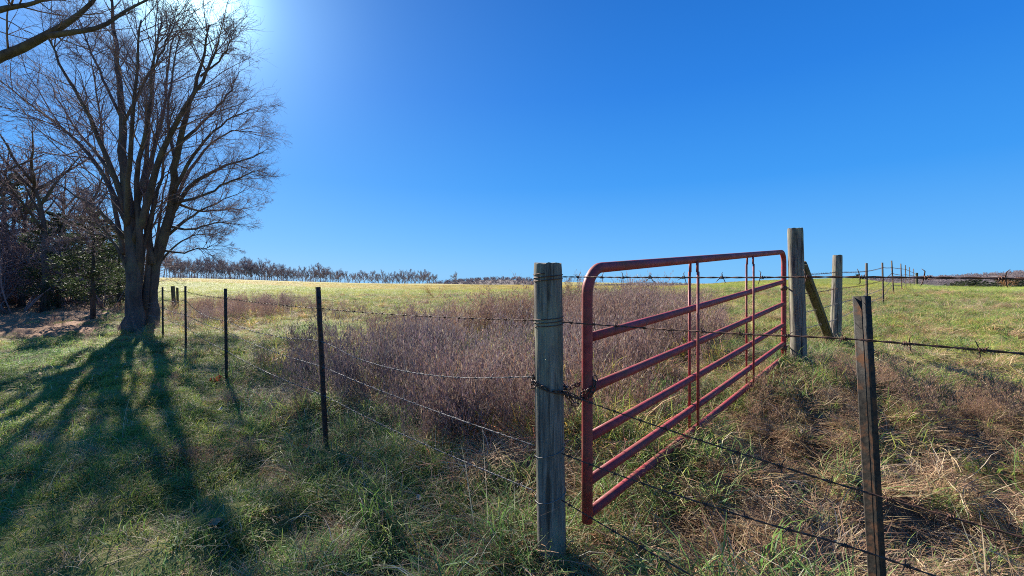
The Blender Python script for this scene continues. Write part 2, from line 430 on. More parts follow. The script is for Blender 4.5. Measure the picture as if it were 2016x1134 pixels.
def ground_mat():
    m, nt, n, l = new_mat('meadow_ground')
    tc = N(n, 'ShaderNodeTexCoord')
    def noise(s, det=6, ro=0.6, sc=None):
        t = N(n, 'ShaderNodeTexNoise'); t.inputs['Scale'].default_value = s; t.inputs['Detail'].default_value = det; t.inputs['Roughness'].default_value = ro
        if sc:
            mp = N(n, 'ShaderNodeMapping'); mp.inputs['Scale'].default_value = sc; l.new(tc.outputs['Object'], mp.inputs[0]); l.new(mp.outputs[0], t.inputs[0])
        else: l.new(tc.outputs['Object'], t.inputs[0])
        return t.outputs[0]
    fine = noise(14, 8, 0.75); mid = noise(0.9, 6, 0.65); big = noise(0.07, 5, 0.6)
    g = ramp(n, [(0.25, (0.06, 0.08, 0.026)), (0.5, (0.16, 0.175, 0.055)), (0.72, (0.36, 0.31, 0.14))]); l.new(fine, g.inputs[0])
    g2 = ramp(n, [(0.38, (0.14, 0.19, 0.04)), (0.62, (0.32, 0.28, 0.095))]); l.new(mid, g2.inputs[0])
    grass = mixc(n, l, 0.5, g.outputs[0], g2.outputs[0])
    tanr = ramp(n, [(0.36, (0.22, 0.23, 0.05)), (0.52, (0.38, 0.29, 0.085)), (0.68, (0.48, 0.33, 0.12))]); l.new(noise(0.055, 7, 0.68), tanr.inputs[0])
    def at(nm):
        a = N(n, 'ShaderNodeAttribute', attribute_name=nm); return a.outputs['Fac']
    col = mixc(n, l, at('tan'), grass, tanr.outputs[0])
    br = ramp(n, [(0.3, (0.05, 0.032, 0.02)), (0.55, (0.15, 0.10, 0.06)), (0.75, (0.28, 0.2, 0.11))]); l.new(fine, br.inputs[0])
    col = mixc(n, l, at('brown'), col, br.outputs[0])
    wd = ramp(n, [(0.3, (0.045, 0.033, 0.026)), (0.6, (0.11, 0.08, 0.06)), (0.8, (0.12, 0.12, 0.05))]); l.new(fine, wd.inputs[0])
    col = mixc(n, l, at('weed'), col, wd.outputs[0])
    lt = ramp(n, [(0.3, (0.12, 0.06, 0.035)), (0.55, (0.32, 0.18, 0.10)), (0.75, (0.46, 0.28, 0.16))]); l.new(fine, lt.inputs[0])
    col = mixc(n, l, at('litter'), col, lt.outputs[0])
    d = N(n, 'ShaderNodeBsdfPrincipled'); d.inputs['Roughness'].default_value = 0.95; d.inputs['Specular IOR Level'].default_value = 0.1
    l.new(col, d.inputs['Base Color'])
    bp = N(n, 'ShaderNodeBump'); bp.inputs['Strength'].default_value = 0.6; bp.inputs['Distance'].default_value = 0.05
    l.new(fine, bp.inputs['Height']); l.new(bp.outputs[0], d.inputs['Normal'])
    o = N(n, 'ShaderNodeOutputMaterial'); l.new(d.outputs[0], o.inputs[0])
    return m
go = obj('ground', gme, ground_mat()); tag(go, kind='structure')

# distant hills -----------------------------------------------------------------
def hill(prof, D, depth, mat):
    """a rounded ridge: prof = (px, py) of its crest line at distance D"""
    pxs = np.linspace(prof[0][0], prof[-1][0], 90)
    pys = np.interp(pxs, [p[0] for p in prof], [p[1] for p in prof])
    pys = pys + (fbm(pxs * 0.03, pxs * 0 + D, 5) - 0.5) * 1.5
    rows = np.linspace(-1, 1, 15)
    V = []
    for r in rows:
        dd = D + r * depth
        x = (pxs - CX) / FPX * D * (dd / D); top = EYE + (HY - pys) / FPX * D
        z = -16 + (top + 16) * max(0, math.cos(r * math.pi / 2)) ** 0.8 + (fbm(x * 0.01, x * 0 + r, 8) - .5) * 2
        V.append(np.stack([x, np.full_like(x, dd), z], 1))
    n = len(pxs); V = np.concatenate(V)
    i = np.arange(len(rows) - 1)[:, None]; j = np.arange(n - 1)[None, :]
    Q = np.stack([i * n + j, i * n + j + 1, (i + 1) * n + j + 1, (i + 1) * n + j], -1).reshape(-1, 4)
    o = obj('hill', mesh_np('hill', V, Q, smooth=True), mat); tag(o, kind='structure')
    return V
hm, nt, n_, l_ = new_mat('hill_ground')
_t = N(n_, 'ShaderNodeTexNoise'); _t.inputs['Scale'].default_value = 0.05; _t.inputs['Detail'].default_value = 8
_tc = N(n_, 'ShaderNodeTexCoord'); l_.new(_tc.outputs['Object'], _t.inputs[0])
_r = ramp(n_, [(0.35, (0.085, 0.065, 0.055)), (0.65, (0.15, 0.115, 0.10))]); l_.new(_t.outputs[0], _r.inputs[0])
_d = N(n_, 'ShaderNodeBsdfPrincipled'); _d.inputs['Roughness'].default_value = 1; l_.new(_r.outputs[0], _d.inputs['Base Color'])
_o = N(n_, 'ShaderNodeOutputMaterial'); l_.new(_d.outputs[0], _o.inputs[0])
H1 = hill([(820, 568), (860, 561), (900, 555), (950, 552), (1000, 551), (1040, 553), (1060, 557), (1100, 567)], 620, 120, hm)
H2 = hill([(1130, 567), (1220, 562), (1270, 559), (1330, 560), (1400, 564), (1440, 561), (1490, 559), (1560, 566)], 800, 120, hm)
H3 = hill([(1560, 566), (1680, 554), (1800, 549), (1880, 547), (1960, 541), (2040, 537), (2200, 533), (2500, 530), (2800, 545)], 620, 150, hm)

# ------------------------------------------------------------------ vegetation prototypes
PROTO = {}
def proto_coll(name):
    c = bpy.data.collections.new(name); PROTO[name] = c; return c
def blades(rg, n, rad, lrange, el, bend, w, pal, K=5, wob=0.15, prefer=None):
    """curved ribbon blades; el = start elevation range in degrees, bend = drop over the length in degrees"""
    a = rg.uniform(0, 2 * math.pi, n)
    if prefer is not None: a = prefer[0] + rg.normal(0, prefer[1], n)
    r = rad * np.sqrt(rg.uniform(0, 1, n)); pa = rg.uniform(0, 2 * math.pi, n)
    L = rg.uniform(lrange[0], lrange[1], n); e0 = np.radians(rg.uniform(el[0], el[1], n)); bd = np.radians(rg.uniform(bend[0], bend[1], n))
    p = np.stack([r * np.cos(pa), r * np.sin(pa), np.full(n, -0.02)], 1)
    pts = [p.copy()]; dirs = []
    for k in range(K - 1):
        e = e0 - bd * (k / (K - 1)) ** 1.2
        aa_ = a + wob * rg.normal(0, 1, n)
        d = np.stack([np.cos(e) * np.cos(aa_), np.cos(e) * np.sin(aa_), np.sin(e)], 1)
        p = p + d * (L / (K - 1))[:, None]
        p[:, 2] = np.maximum(p[:, 2], 0.004 + 0.02 * rg.uniform(0, 1, n))
        pts.append(p.copy()); dirs.append(d)
    pts = np.stack(pts, 1)
    side = np.stack([-np.sin(a), np.cos(a), np.zeros(n)], 1) + rg.normal(0, 0.35, (n, 3)); side /= np.linalg.norm(side, axis=1, keepdims=True)
    ww = rg.uniform(w[0], w[1], n)
    tap = np.array([0.9, 1.0, 0.85, 0.6, 0.12]) if K == 5 else np.linspace(1, 0.15, K)
    off = side[:, None, :] * (ww[:, None] * tap[None, :] * 0.5)[:, :, None]
    V = np.stack([pts - off, pts + off], 2).reshape(-1, 3)
    b = np.arange(n)[:, None] * K * 2 + np.arange(K - 1)[None, :] * 2
    Q = np.stack([b, b + 1, b + 3, b + 2], -1).reshape(-1, 4)
    pal = np.array(pal); ci = rg.integers(0, len(pal), n)
    c = pal[ci] * rg.uniform(0.75, 1.25, (n, 1)) * rg.uniform(0.92, 1.08, (n, 3))
    return V, Q, np.repeat(c, K * 2, 0)
def merge(parts):
    VV, QQ, CC, off = [], [], [], 0
    for V, Q, C in parts:
        VV.append(V); QQ.append(Q + off); CC.append(C); off += len(V)
    return np.concatenate(VV), np.concatenate(QQ), np.concatenate(CC)
GREEN = [(0.19, 0.30, 0.062), (0.15, 0.26, 0.058), (0.27, 0.34, 0.085), (0.13, 0.22, 0.075)]
STRAW = [(0.54, 0.42, 0.24), (0.48, 0.35, 0.18), (0.62, 0.53, 0.36), (0.42, 0.29, 0.155)]
BROWN = [(0.32, 0.19, 0.115), (0.25, 0.145, 0.09), (0.39, 0.25, 0.15)]
YELG = [(0.34, 0.35, 0.085), (0.43, 0.38, 0.12), (0.27, 0.31, 0.07)]
WEED = [(0.23, 0.162, 0.15), (0.165, 0.118, 0.122), (0.30, 0.215, 0.165), (0.235, 0.165, 0.168), (0.36, 0.285, 0.20)]
def add_proto(cn, name, parts, mat):
    V, Q, C = merge(parts)
    me = mesh_np(name, V, Q, cols=C); me.materials.append(mat)
    o = bpy.data.objects.new(name, me); PROTO[cn].objects.link(o)
proto_coll('lawn'); proto_coll('tuft'); proto_coll('straw'); proto_coll('weed'); proto_coll('field'); proto_coll('leaf')
rg = np.random.default_rng(3)
for k in range(5):
    add_proto('lawn', 'lawn_tuft', [blades(rg, 50, 0.15, (0.05, 0.15), (12, 75), (10, 90), (0.0038, 0.0072), GREEN),
                                    blades(rg, 16, 0.17, (0.08, 0.22), (2, 35), (5, 45), (0.003, 0.0055), STRAW + YELG)], M['grass'])
for k in range(5):
    add_proto('tuft', 'tall_tuft', [blades(rg, 55, 0.12, (0.14, 0.40), (35, 85), (40, 140), (0.004, 0.008), GREEN + YELG[:1]),
                                    blades(rg, 26, 0.14, (0.18, 0.46), (20, 75), (40, 140), (0.003, 0.0055), STRAW + BROWN)], M['grass'])
for k in range(6):
    pr = (rg.uniform(0, 6.28), 0.8)
    add_proto('straw', 'straw_mat', [blades(rg, 45, 0.17, (0.14, 0.36), (2, 32), (5, 45), (0.003, 0.006), STRAW + BROWN, prefer=pr),
                                     blades(rg, 14, 0.17, (0.08, 0.24), (20, 75), (20, 90), (0.0018, 0.0035), BROWN + STRAW)], M['dry'])
for k in range(6):
    parts = []
    ns = 11
    V, Q, C = blades(rg, ns, 0.26, (0.45, 0.86), (72, 90), (0, 25), (0.004, 0.006), WEED, wob=0.06)
    parts.append((V, Q, C))
    cen = V.reshape(ns, 5, 2, 3).mean(2)
    for s in range(ns):
        for b in range(18):
            t = rg.uniform(0.25, 1.0) * 3.999; i0 = int(t); f = t - i0
            p = cen[s, i0] * (1 - f) + cen[s, i0 + 1] * f
            v2, q2, c2 = blades(rg, 1, 0, (0.07, 0.24), (25, 75), (-30, 30), (0.0022, 0.0035), WEED, K=4, wob=0.25)
            v2[:, 2] += 0.02
            parts.append((v2 + p, q2, c2))
            # seed heads: tiny knots on the side twigs
            for h in range(3):
                v3, q3, c3 = blades(rg, 1, 0.0, (0.012, 0.03), (10, 80), (0, 10), (0.005, 0.009), WEED + BROWN[:1], K=3)
                parts.append((v3 + p + v2[rg.integers(2, 8)] , q3, c3))
    add_proto('weed', 'dry_weed', parts, M['dry'])
for k in range(5):
    pr = (rg.uniform(0, 6.28), 1.1)
    add_proto('field', 'field_tuft', [blades(rg, 45, 0.3, (0.10, 0.26), (15, 70), (10, 70), (0.004, 0.008), YELG + GREEN[2:3] + STRAW[:1], K=4, prefer=pr),
                                      blades(rg, 22, 0.3, (0.12, 0.32), (5, 50), (10, 60), (0.004, 0.007), [(0.42, 0.32, 0.13), (0.36, 0.26, 0.11), (0.47, 0.37, 0.17)], K=4, prefer=pr)], M['grass'])
for k in range(4):   # curled dead leaves
    g5 = np.linspace(-1, 1, 5)
    U_, W_ = np.meshgrid(g5, g5, indexing='ij')
    wid = (1 - U_ ** 2) ** 0.6
    V = np.stack([U_ * 0.045, W_ * 0.028 * wid, 0.012 + 0.014 * (W_ ** 2) * rg.uniform(-0.5, 1.5) + 0.012 * U_ ** 2 * rg.uniform(-1, 1.5) + rg.normal(0, 0.002, U_.shape)], -1).reshape(-1, 3)
    i = np.arange(4)[:, None]; j = np.arange(4)[None, :]
    Q = np.stack([i * 5 + j, i * 5 + j + 1, (i + 1) * 5 + j + 1, (i + 1) * 5 + j], -1).reshape(-1, 4)
    c = np.array([(0.34, 0.20, 0.11), (0.42, 0.29, 0.18), (0.26, 0.14, 0.08), (0.5, 0.4, 0.28)][k])
    add_proto('leaf', 'dead_leaf', [(V, Q, np.tile(c, (len(V), 1)))], M['dry'])

_gn = {}
def scatter_group(cname):
    if cname in _gn: return _gn[cname]
    ng = bpy.data.node_groups.new('scatter_' + cname, 'GeometryNodeTree')
    ng.interface.new_socket('Geometry', in_out='INPUT', socket_type='NodeSocketGeometry')
    ng.interface.new_socket('Geometry', in_out='OUTPUT', socket_type='NodeSocketGeometry')
    n = ng.nodes; l = ng.links
    gi = n.new('NodeGroupInput'); go_ = n.new('NodeGroupOutput')
    ci = n.new('GeometryNodeCollectionInfo'); ci.inputs[0].default_value = PROTO[cname]; ci.inputs['Separate Children'].default_value = True; ci.inputs['Reset Children'].default_value = True
    iop = n.new('GeometryNodeInstanceOnPoints'); iop.inputs['Pick Instance'].default_value = True
    def na_(nm, t):
        a = n.new('GeometryNodeInputNamedAttribute'); a.data_type = t; a.inputs['Name'].default_value = nm
        return a.outputs['Attribute']
    l.new(gi.outputs[0], iop.inputs['Points']); l.new(ci.outputs[0], iop.inputs['Instance'])
    l.new(na_('pick', 'INT'), iop.inputs['Instance Index'])
    l.new(na_('rot', 'FLOAT_VECTOR'), iop.inputs['Rotation']); l.new(na_('scl', 'FLOAT_VECTOR'), iop.inputs['Scale'])
    l.new(iop.outputs[0], go_.inputs[0])
    _gn[cname] = ng
    return ng
def scatter(name, cname, xyz, scl, tint, label, cat, tilt=0.12, sz=None):
    n = len(xyz)
    me = bpy.data.meshes.new(name); me.vertices.add(n); me.vertices.foreach_set('co', np.asarray(xyz, np.float32).ravel())
    def at(nm, t, key, arr):
        a = me.attributes.new(nm, t, 'POINT'); a.data.foreach_set(key, arr.ravel())
    at('pick', 'INT', 'value', rng.integers(0, len(PROTO[cname].objects), n).astype(np.int32))
    rot = np.stack([rng.normal(0, tilt, n), rng.normal(0, tilt, n), rng.uniform(0, 6.283, n)], 1).astype(np.float32)
    at('rot', 'FLOAT_VECTOR', 'vector', rot)
    sv = np.stack([scl, scl, scl if sz is None else scl * sz], 1).astype(np.float32)
    at('scl', 'FLOAT_VECTOR', 'vector', sv)
    c = np.ones((n, 4), np.float32); c[:, :3] = tint
    at('tint', 'FLOAT_COLOR', 'color', c)
    o = obj(name, me)
    md = o.modifiers.new('scatter', 'NODES'); md.node_group = scatter_group(cname)
    return tag(o, label, cat, kind='stuff')
def sample(n, d0, d1, power=0.0, amax=56):
    """points in the sector in front; power 0 = even log-distance spread (density ~ 1/d^2), 2 = even area"""
    u = rng.uniform(0, 1, n)
    d = d0 * (d1 / d0) ** u if power == 0 else (d0 ** power + u * (d1 ** power - d0 ** power)) ** (1 / power)
    a = np.radians(rng.uniform(-amax, amax, n))
    return d * np.sin(a), d * np.cos(a)
def place(x, y): return np.stack([x, y, ground(x, y)], 1)
def tints(x, y, seed, s=0.7, lo=0.7, hi=1.3, warm=0.0):
    t = lo + (hi - lo) * fbm(x * s, y * s, seed)
    w = (fbm(x * 0.35, y * 0.35, seed + 9) - 0.5) * 2 * warm
    return np.stack([t * (1 + w), t * (1 + 0.35 * w), t * (1 - 0.5 * w)], 1) * rng.uniform(0.88, 1.12, (len(x), 1))

# short green grass, left of the fence and in patches elsewhere
x, y = sample(36000, 1.4, 30, 1.0)
w, b, lt, tn = zones(x, y); d = np.hypot(x, y)
pg = 0.34 + 0.66 * sstep(0.40, 0.60, fbm(x * 1.3, y * 1.3, 61))
keep = rng.uniform(0, 1, len(x)) < (1 - w * 0.85) * (1 - b * 0.85) * (1 - lt * 0.97) * pg * np.where(sG(x, y) > 0, np.where(sF(x, y) > 0, 0.8, 1.0), 0.75)
x, y = x[keep], y[keep]
scatter('meadow_grass', 'lawn', place(x, y), rng.uniform(0.5, 1.05, len(x)) * (1 + np.hypot(x, y) * 0.02), tints(x, y, 70, 1.2, 0.6, 1.4, 0.5),
        'short green grass covering the ground left of the wire fence', 'grass')
# dry straw lying through the grass, dense in the brown zone
x, y = sample(24000, 1.4, 30, 1.0)
w, b, lt, tn = zones(x, y)
ps = 0.20 + 0.60 * sstep(0.42, 0.58, fbm(x * 1.2, y * 1.2, 81))
left = (sF(x, y) < 0)
pr = np.clip(ps * np.where(left, 0.9, 1.0) + b * 1.0 + w * 0.5, 0, 1) * (1 - lt * 0.8)
keep = rng.uniform(0, 1, len(x)) < pr
x, y = x[keep], y[keep]; b_ = zones(x, y)[1]
scatter('straw_grass', 'straw', place(x, y), rng.uniform(0.5, 0.95, len(x)) * np.where(sF(x, y) < -0.3, 0.65, 1.0) * (1 + np.hypot(x, y) * 0.015), tints(x, y, 90, warm=0.2) * (1 - 0.26 * b_)[:, None] * np.array([1.0, 0.95, 0.9]),
        'dead straw coloured grass lying matted around the gate and posts', 'dry grass', tilt=0.2)
# taller arching tufts along the fence, by the gate, and in lumps behind the fence
x, y = sample(16000, 1.5, 26, 1.0)
w, b, lt, tn = zones(x, y); f = sF(x, y); g = sG(x, y)
fl = np.exp(-(f / 0.55) ** 2) * 0.8 + np.exp(-(g / 0.45) ** 2) * (f > 0) * 0.75
lump = sstep(0.47, 0.62, fbm(x * 0.75, y * 0.75, 41)) * np.where(f > 0, np.where(g > 0, 0.8, 0.35), 0.14)
pr = np.clip(fl + lump, 0, 1) * (1 - w * (0.2 + 0.75 * sstep(0.38, 0.55, fbm(x * 0.75, y * 0.75, 171, 3)))) * (1 - lt) * (1 - 0.45 * b) * np.where(w > 0.3, 0.8, 0.55)
keep = rng.uniform(0, 1, len(x)) < pr
x, y = x[keep], y[keep]
scatter('tall_grass', 'tuft', place(x, y), rng.uniform(0.5, 1.05, len(x)) * np.where(sF(x, y) < -0.6, 0.42, 1.0), tints(x, y, 50, warm=0.35),
        'tall arching grass tufts growing along the fence and gate', 'grass')
# purple-brown weeds
x, y = sample(7000, 3.2, 24, 1.6, 50)
w, b, lt, tn = zones(x, y)
gap = sstep(0.38, 0.55, fbm(x * 0.75, y * 0.75, 171, 3))
keep = rng.uniform(0, 1, len(x)) < np.clip(w * 1.2, 0, 1) * (0.16 + 0.62 * gap)
x, y = x[keep], y[keep]
edge = zones(x, y)[0]
scatter('weed_patch', 'weed', place(x, y), rng.uniform(0.45, 1.2, len(x)) * (0.55 + 0.45 * edge) * (0.7 + 0.55 * fbm(x * 0.5, y * 0.5, 175)), tints(x, y, 120, 0.6, 0.45, 1.45, 0.3) * np.array([0.95, 0.92, 0.95]),
        'thicket of dry purple brown weeds standing behind the fence and gate', 'weeds', tilt=0.17)
x, y = sample(2600, 3.0, 22, 1.4, 50)
w, b, lt, tn = zones(x, y)
keep = rng.uniform(0, 1, len(x)) < np.clip(w * 1.3, 0, 1) * (0.25 + 0.7 * sstep(0.45, 0.6, fbm(x * 0.6, y * 0.6, 191, 3)))
x, y = x[keep], y[keep]
scatter('dead_grass', 'tuft', place(x, y), rng.uniform(0.9, 1.7, len(x)), tints(x, y, 195, 1.0, 0.8, 1.3, 0.3) * np.array([1.35, 0.95, 0.9]),
        'tan and green tall grass showing through the purple brown weeds', 'grass', tilt=0.15)
# low dead forbs, red brown, through the rough grass by the gate and posts
x, y = sample(9000, 1.6, 14, 1.0)
w, b, lt, tn = zones(x, y); f = sF(x, y)
pr = np.clip(0.9 * b + 0.16 * np.exp(-(f / 0.9) ** 2), 0, 1) * sstep(0.42, 0.58, fbm(x * 1.1, y * 1.1, 181)) * (1 - w)
keep = rng.uniform(0, 1, len(x)) < pr * 0.8
x, y = x[keep], y[keep]
scatter('dead_weeds', 'weed', place(x, y), rng.uniform(0.18, 0.42, len(x)), tints(x, y, 185, 1.0, 0.7, 1.3, 0.1) * np.array([1.15, 1.0, 0.74]),
        'low red brown dead weeds in the rough grass by the gate and posts', 'weeds', tilt=0.5)
# open field: yellow green matted grass
x, y = sample(60000, 4.0, 190, 1.0, 54)
w, b, lt, tn = zones(x, y); f = sF(x, y); d = np.hypot(x, y)
keep = (rng.uniform(0, 1, len(x)) < (1 - w) * (1 - b) * (1 - lt) * np.where(f > 0, 1, 0) * np.where((sG(x, y) > 0) & (d < 16), 0.45, 0.9))
x, y = x[keep], y[keep]; d = np.hypot(x, y)
scatter('field_grass', 'field', place(x, y), rng.uniform(0.6, 1.1, len(x)) * (1 + d * 0.012), tints(x, y, 140, 0.12, 0.75, 1.3, 0.35) * np.where(((sG(x, y) < 0) & (d > 5))[:, None], np.array([[1.0, 1.25, 0.8]]), np.where((d > 30)[:, None], np.where((d > 95)[:, None], np.array([[1.05, 0.93, 0.68]]), np.array([[0.86, 1.02, 0.62]])), np.array([[1.0, 1.0, 0.85]]))),
        'yellow green pasture grass stretching beyond the fences to the treeline', 'grass', sz=np.where((d > 40) | (sG(x, y) < 0), 0.5, 0.8))
# dead leaves
x, y = sample(3600, 1.6, 28, 1.0)
w, b, lt, tn = zones(x, y)
keep = rng.uniform(0, 1, len(x)) < np.clip(0.16 + lt, 0, 1) * (1 - w)
x, y = x[keep], y[keep]; p = place(x, y); p[:, 2] += 0.04
scatter('leaf_litter', 'leaf', p, rng.uniform(0.4, 0.85, len(x)), tints(x, y, 160, 2), 'dead brown leaves strewn over the grass and under the trees', 'leaves', tilt=0.5)

# ------------------------------------------------------------------ trees
def branch_path(p, d, L, K, wander, up):
    pts = [p.copy()]; st = L / (K - 1); d = d.copy()
    for k in range(K - 1):
        d += Vector((random.gauss(0, wander), random.gauss(0, wander), random.gauss(0, wander) + up)); d.normalize()
        p = p + d * st; pts.append(p.copy())
    return pts
def side_dir(t, ang):
    ref = Vector((0, 0, 1)) if abs(t.z) < 0.9 else Vector((1, 0, 0))
    u = t.cross(ref).normalized(); v = t.cross(u)
    a = random.uniform(0, 2 * math.pi)
    return (t * math.cos(ang) + (u * math.cos(a) + v * math.sin(a)) * math.sin(ang)).normalized()
def grow(path, r0, r1, level, spec, out):
    """out[level] collects (points, radii); spec[level] = (children, length range as share of parent, angle range, wander, up, K, rmin)"""
    K = len(path); rad = [r0 + (r1 - r0) * (k / (K - 1)) for k in range(K)]
    out.setdefault(level, []).append((path, rad))
    if level >= len(spec): return
    nch, (l0, l1), (a0, a1), wander, up, kk, rmin = spec[level]
    L = sum((path[k + 1] - path[k]).length for k in range(K - 1))
    n = max(1, int(nch * random.uniform(0.75, 1.25)))
    for c in range(n):
        t = random.uniform(0.22 if level else 0.3, 1.0) * (K - 1) * 0.999; i = int(t); f = t - i
        p = path[i].lerp(path[i + 1], f); tan = (path[i + 1] - path[i]).normalized(); r = rad[i] * (1 - f) + rad[i + 1] * f
        cl = L * random.uniform(l0, l1) * (1.15 - 0.55 * t / (K - 1))
        d = side_dir(tan, math.radians(random.uniform(a0, a1)))
        rc = max(rmin, min(r * 0.6, cl * 0.0055 + rmin))
        grow(branch_path(p, d, cl, kk, wander, up), rc, max(rmin * 0.6, rc * 0.35), level + 1, spec, out)
def tube_levels(out, levels, sides):
    t = Tubes()
    for lv in levels:
        for path, rad in out.get(lv, []): t.add([tuple(p) for p in path], rad, sides)
    return t
def smooth_path(pts, n):
    """Catmull-Rom through world points"""
    p = np.array(pts, float); p = np.vstack([2 * p[0] - p[1], p, 2 * p[-1] - p[-2]])
    out = []
    m = len(p) - 3
    for t in np.linspace(0, m - 1e-6, n):
        i = int(t); f = t - i; a, b, c, d = p[i:i + 4]
        out.append(0.5 * ((2 * b) + (-a + c) * f + (2 * a - 5 * b + 4 * c - d) * f * f + (-a + 3 * b - 3 * c + d) * f ** 3))
    return np.array(out)

# the big bare tree by the fence
tx, ty = P(262, 650, 13.3)[:2]
big = empty('bare_tree', (tx, ty, gz(tx, ty)), 'large bare many limbed tree standing beside the left fence line', 'tree')
def pd(lst): return [Vector(P(a, b, c)) for a, b, c in lst]
LIMBS = [  # (px, py, distance) from root to tip, start radius, end radius
    ([(262, 662, 13.3), (263, 600, 13.3), (262, 520, 13.3), (256, 440, 13.3), (246, 350, 13.3), (240, 240, 13.4), (232, 130, 13.5), (222, 30, 13.6), (216, -40, 13.6)], 0.31, 0.025),
    ([(298, 655, 13.9), (296, 590, 13.9), (306, 520, 13.9), (330, 440, 13.8), (342, 370, 13.6), (350, 290, 13.2), (372, 210, 12.9), (396, 130, 12.6), (412, 50, 12.4)], 0.27, 0.025)]
SUB = [
    ([(264, 480, 13.3), (290, 400, 13.1), (312, 320, 12.8), (342, 250, 12.5), (380, 190, 12.2), (410, 140, 12.0), (432, 80, 11.8)], 0.22, 0.03),
    ([(258, 455, 13.3), (222, 380, 13.6), (188, 320, 14.0), (130, 260, 14.4), (60, 205, 14.8), (0, 160, 15.0)], 0.17, 0.025),
    ([(250, 420, 13.3), (215, 320, 13.0), (170, 220, 12.6), (120, 130, 12.3), (90, 60, 12.2)], 0.17, 0.025),
    ([(262, 430, 13.3), (285, 340, 13.8), (292, 250, 14.4), (302, 150, 14.8), (310, 60, 15.0)], 0.18, 0.025),
    ([(250, 460, 13.3), (252, 350, 12.6), (262, 240, 12.0), (268, 130, 11.6), (280, 40, 11.4)], 0.16, 0.025),
    ([(333, 430, 13.8), (372, 370, 13.6), (425, 335, 13.5), (478, 315, 13.4), (528, 302, 13.4)], 0.15, 0.015),
    ([(322, 470, 13.9), (372, 430, 14.0), (425, 400, 14.2), (480, 375, 14.4)], 0.10, 0.012),
    ([(340, 380, 13.6), (385, 300, 13.3), (430, 250, 13.0), (490, 215, 12.9)], 0.12, 0.015),
    ([(352, 285, 13.2), (400, 240, 13.4), (445, 190, 13.6), (470, 140, 13.7)], 0.10, 0.013),
    ([(312, 520, 14.0), (350, 480, 14.2), (395, 462, 14.4), (440, 465, 14.5)], 0.07, 0.01),
    ([(246, 470, 13.3), (200, 420, 13.0), (150, 385, 12.8), (90, 350, 12.6)], 0.13, 0.015),
    ([(244, 380, 13.3), (190, 300, 14.2), (140, 240, 15.0), (90, 150, 15.6)], 0.12, 0.02),
    ([(238, 230, 13.4), (200, 150, 13.8), (170, 80, 14.2), (150, 20, 14.4)], 0.09, 0.02),
    ([(240, 250, 13.4), (280, 170, 12.9), (320, 100, 12.6), (345, 40, 12.5)], 0.09, 0.02),
    ([(346, 320, 13.5), (330, 230, 14.2), (340, 140, 14.8), (352, 60, 15.0)], 0.11, 0.02),
    ([(325, 455, 13.9), (365, 350, 14.4), (410, 290, 14.8), (455, 258, 15.2), (495, 260, 15.4)], 0.12, 0.015),
    ([(340, 400, 13.7), (400, 385, 13.2), (455, 355, 12.9), (510, 335, 12.7)], 0.10, 0.013),
    ([(300, 520, 13.7), (288, 430, 13.9), (290, 340, 14.3), (320, 240, 14.8), (330, 140, 15.2), (345, 60, 15.4)], 0.20, 0.025),
    ([(272, 540, 13.4), (275, 450, 13.2), (268, 350, 13.0), (290, 240, 12.6), (300, 130, 12.3), (318, 40, 12.1)], 0.20, 0.025),
    ([(244, 500, 13.3), (228, 420, 13.7), (210, 330, 14.2), (195, 220, 14.6), (180, 120, 14.9)], 0.15, 0.02),
    ([(284, 610, 13.6), (292, 510, 13.7), (300, 410, 13.8), (304, 310, 14.0), (312, 200, 14.2)], 0.19, 0.02),
    ([(272, 590, 13.5), (284, 480, 13.5), (308, 390, 13.4), (326, 300, 13.4), (345, 200, 13.3)], 0.17, 0.02),
    ([(292, 560, 13.8), (310, 470, 14.2), (318, 400, 14.6), (336, 330, 14.9)], 0.12, 0.02),
    ([(330, 445, 13.9), (378, 452, 13.6), (428, 438, 13.4), (472, 442, 13.3)], 0.09, 0.01),
    ([(318, 492, 14.0), (356, 498, 13.8), (400, 488, 13.6), (452, 486, 13.5)], 0.07, 0.01),
    ([(345, 400, 13.8), (395, 415, 14.6), (450, 412, 15.0), (500, 408, 15.2)], 0.09, 0.01),
    ([(252, 520, 13.3), (215, 468, 13.6), (178, 462, 13.8), (140, 470, 14.0)], 0.09, 0.01),
    ([(395, 150, 12.6), (440, 110, 12.4), (462, 60, 12.2)], 0.06, 0.012),
    ([(262, 560, 13.3), (225, 480, 12.9), (190, 440, 12.6), (150, 430, 12.4)], 0.08, 0.012),
]
spec_limb = [(20, (0.20, 0.46), (22, 55), 0.10, 0.05, 5, 0.0050),
             (10, (0.30, 0.62), (22, 55), 0.12, 0.03, 4, 0.0034),
             (7, (0.35, 0.75), (25, 60), 0.14, 0.02, 3, 0.0022)]
spec_trunk = [(16, (0.10, 0.26), (30, 65), 0.10, 0.05, 5, 0.010)] + spec_limb[1:]
trunk_t = Tubes(); out = {}
for lst, r0, r1 in LIMBS:
    p = smooth_path(pd(lst), 26)
    rad = r1 + (r0 - r1) * (1 - np.linspace(0, 1, 26)) ** 1.1
    rad[:4] *= np.array([1.7, 1.35, 1.16, 1.05])
    p[:, :2] += np.random.default_rng(2).normal(0, 0.02, (26, 2))
    trunk_t.add(p, rad * 0.76, 14)
    o2 = {}; grow([Vector(v) for v in p[10:]], r0 * 0.5, r1, 0, spec_trunk, o2)
    for k, v in o2.items():
        if k > 0: out.setdefault(k, []).extend(v)
trunk_t.build('trunk', M['bark'], big)
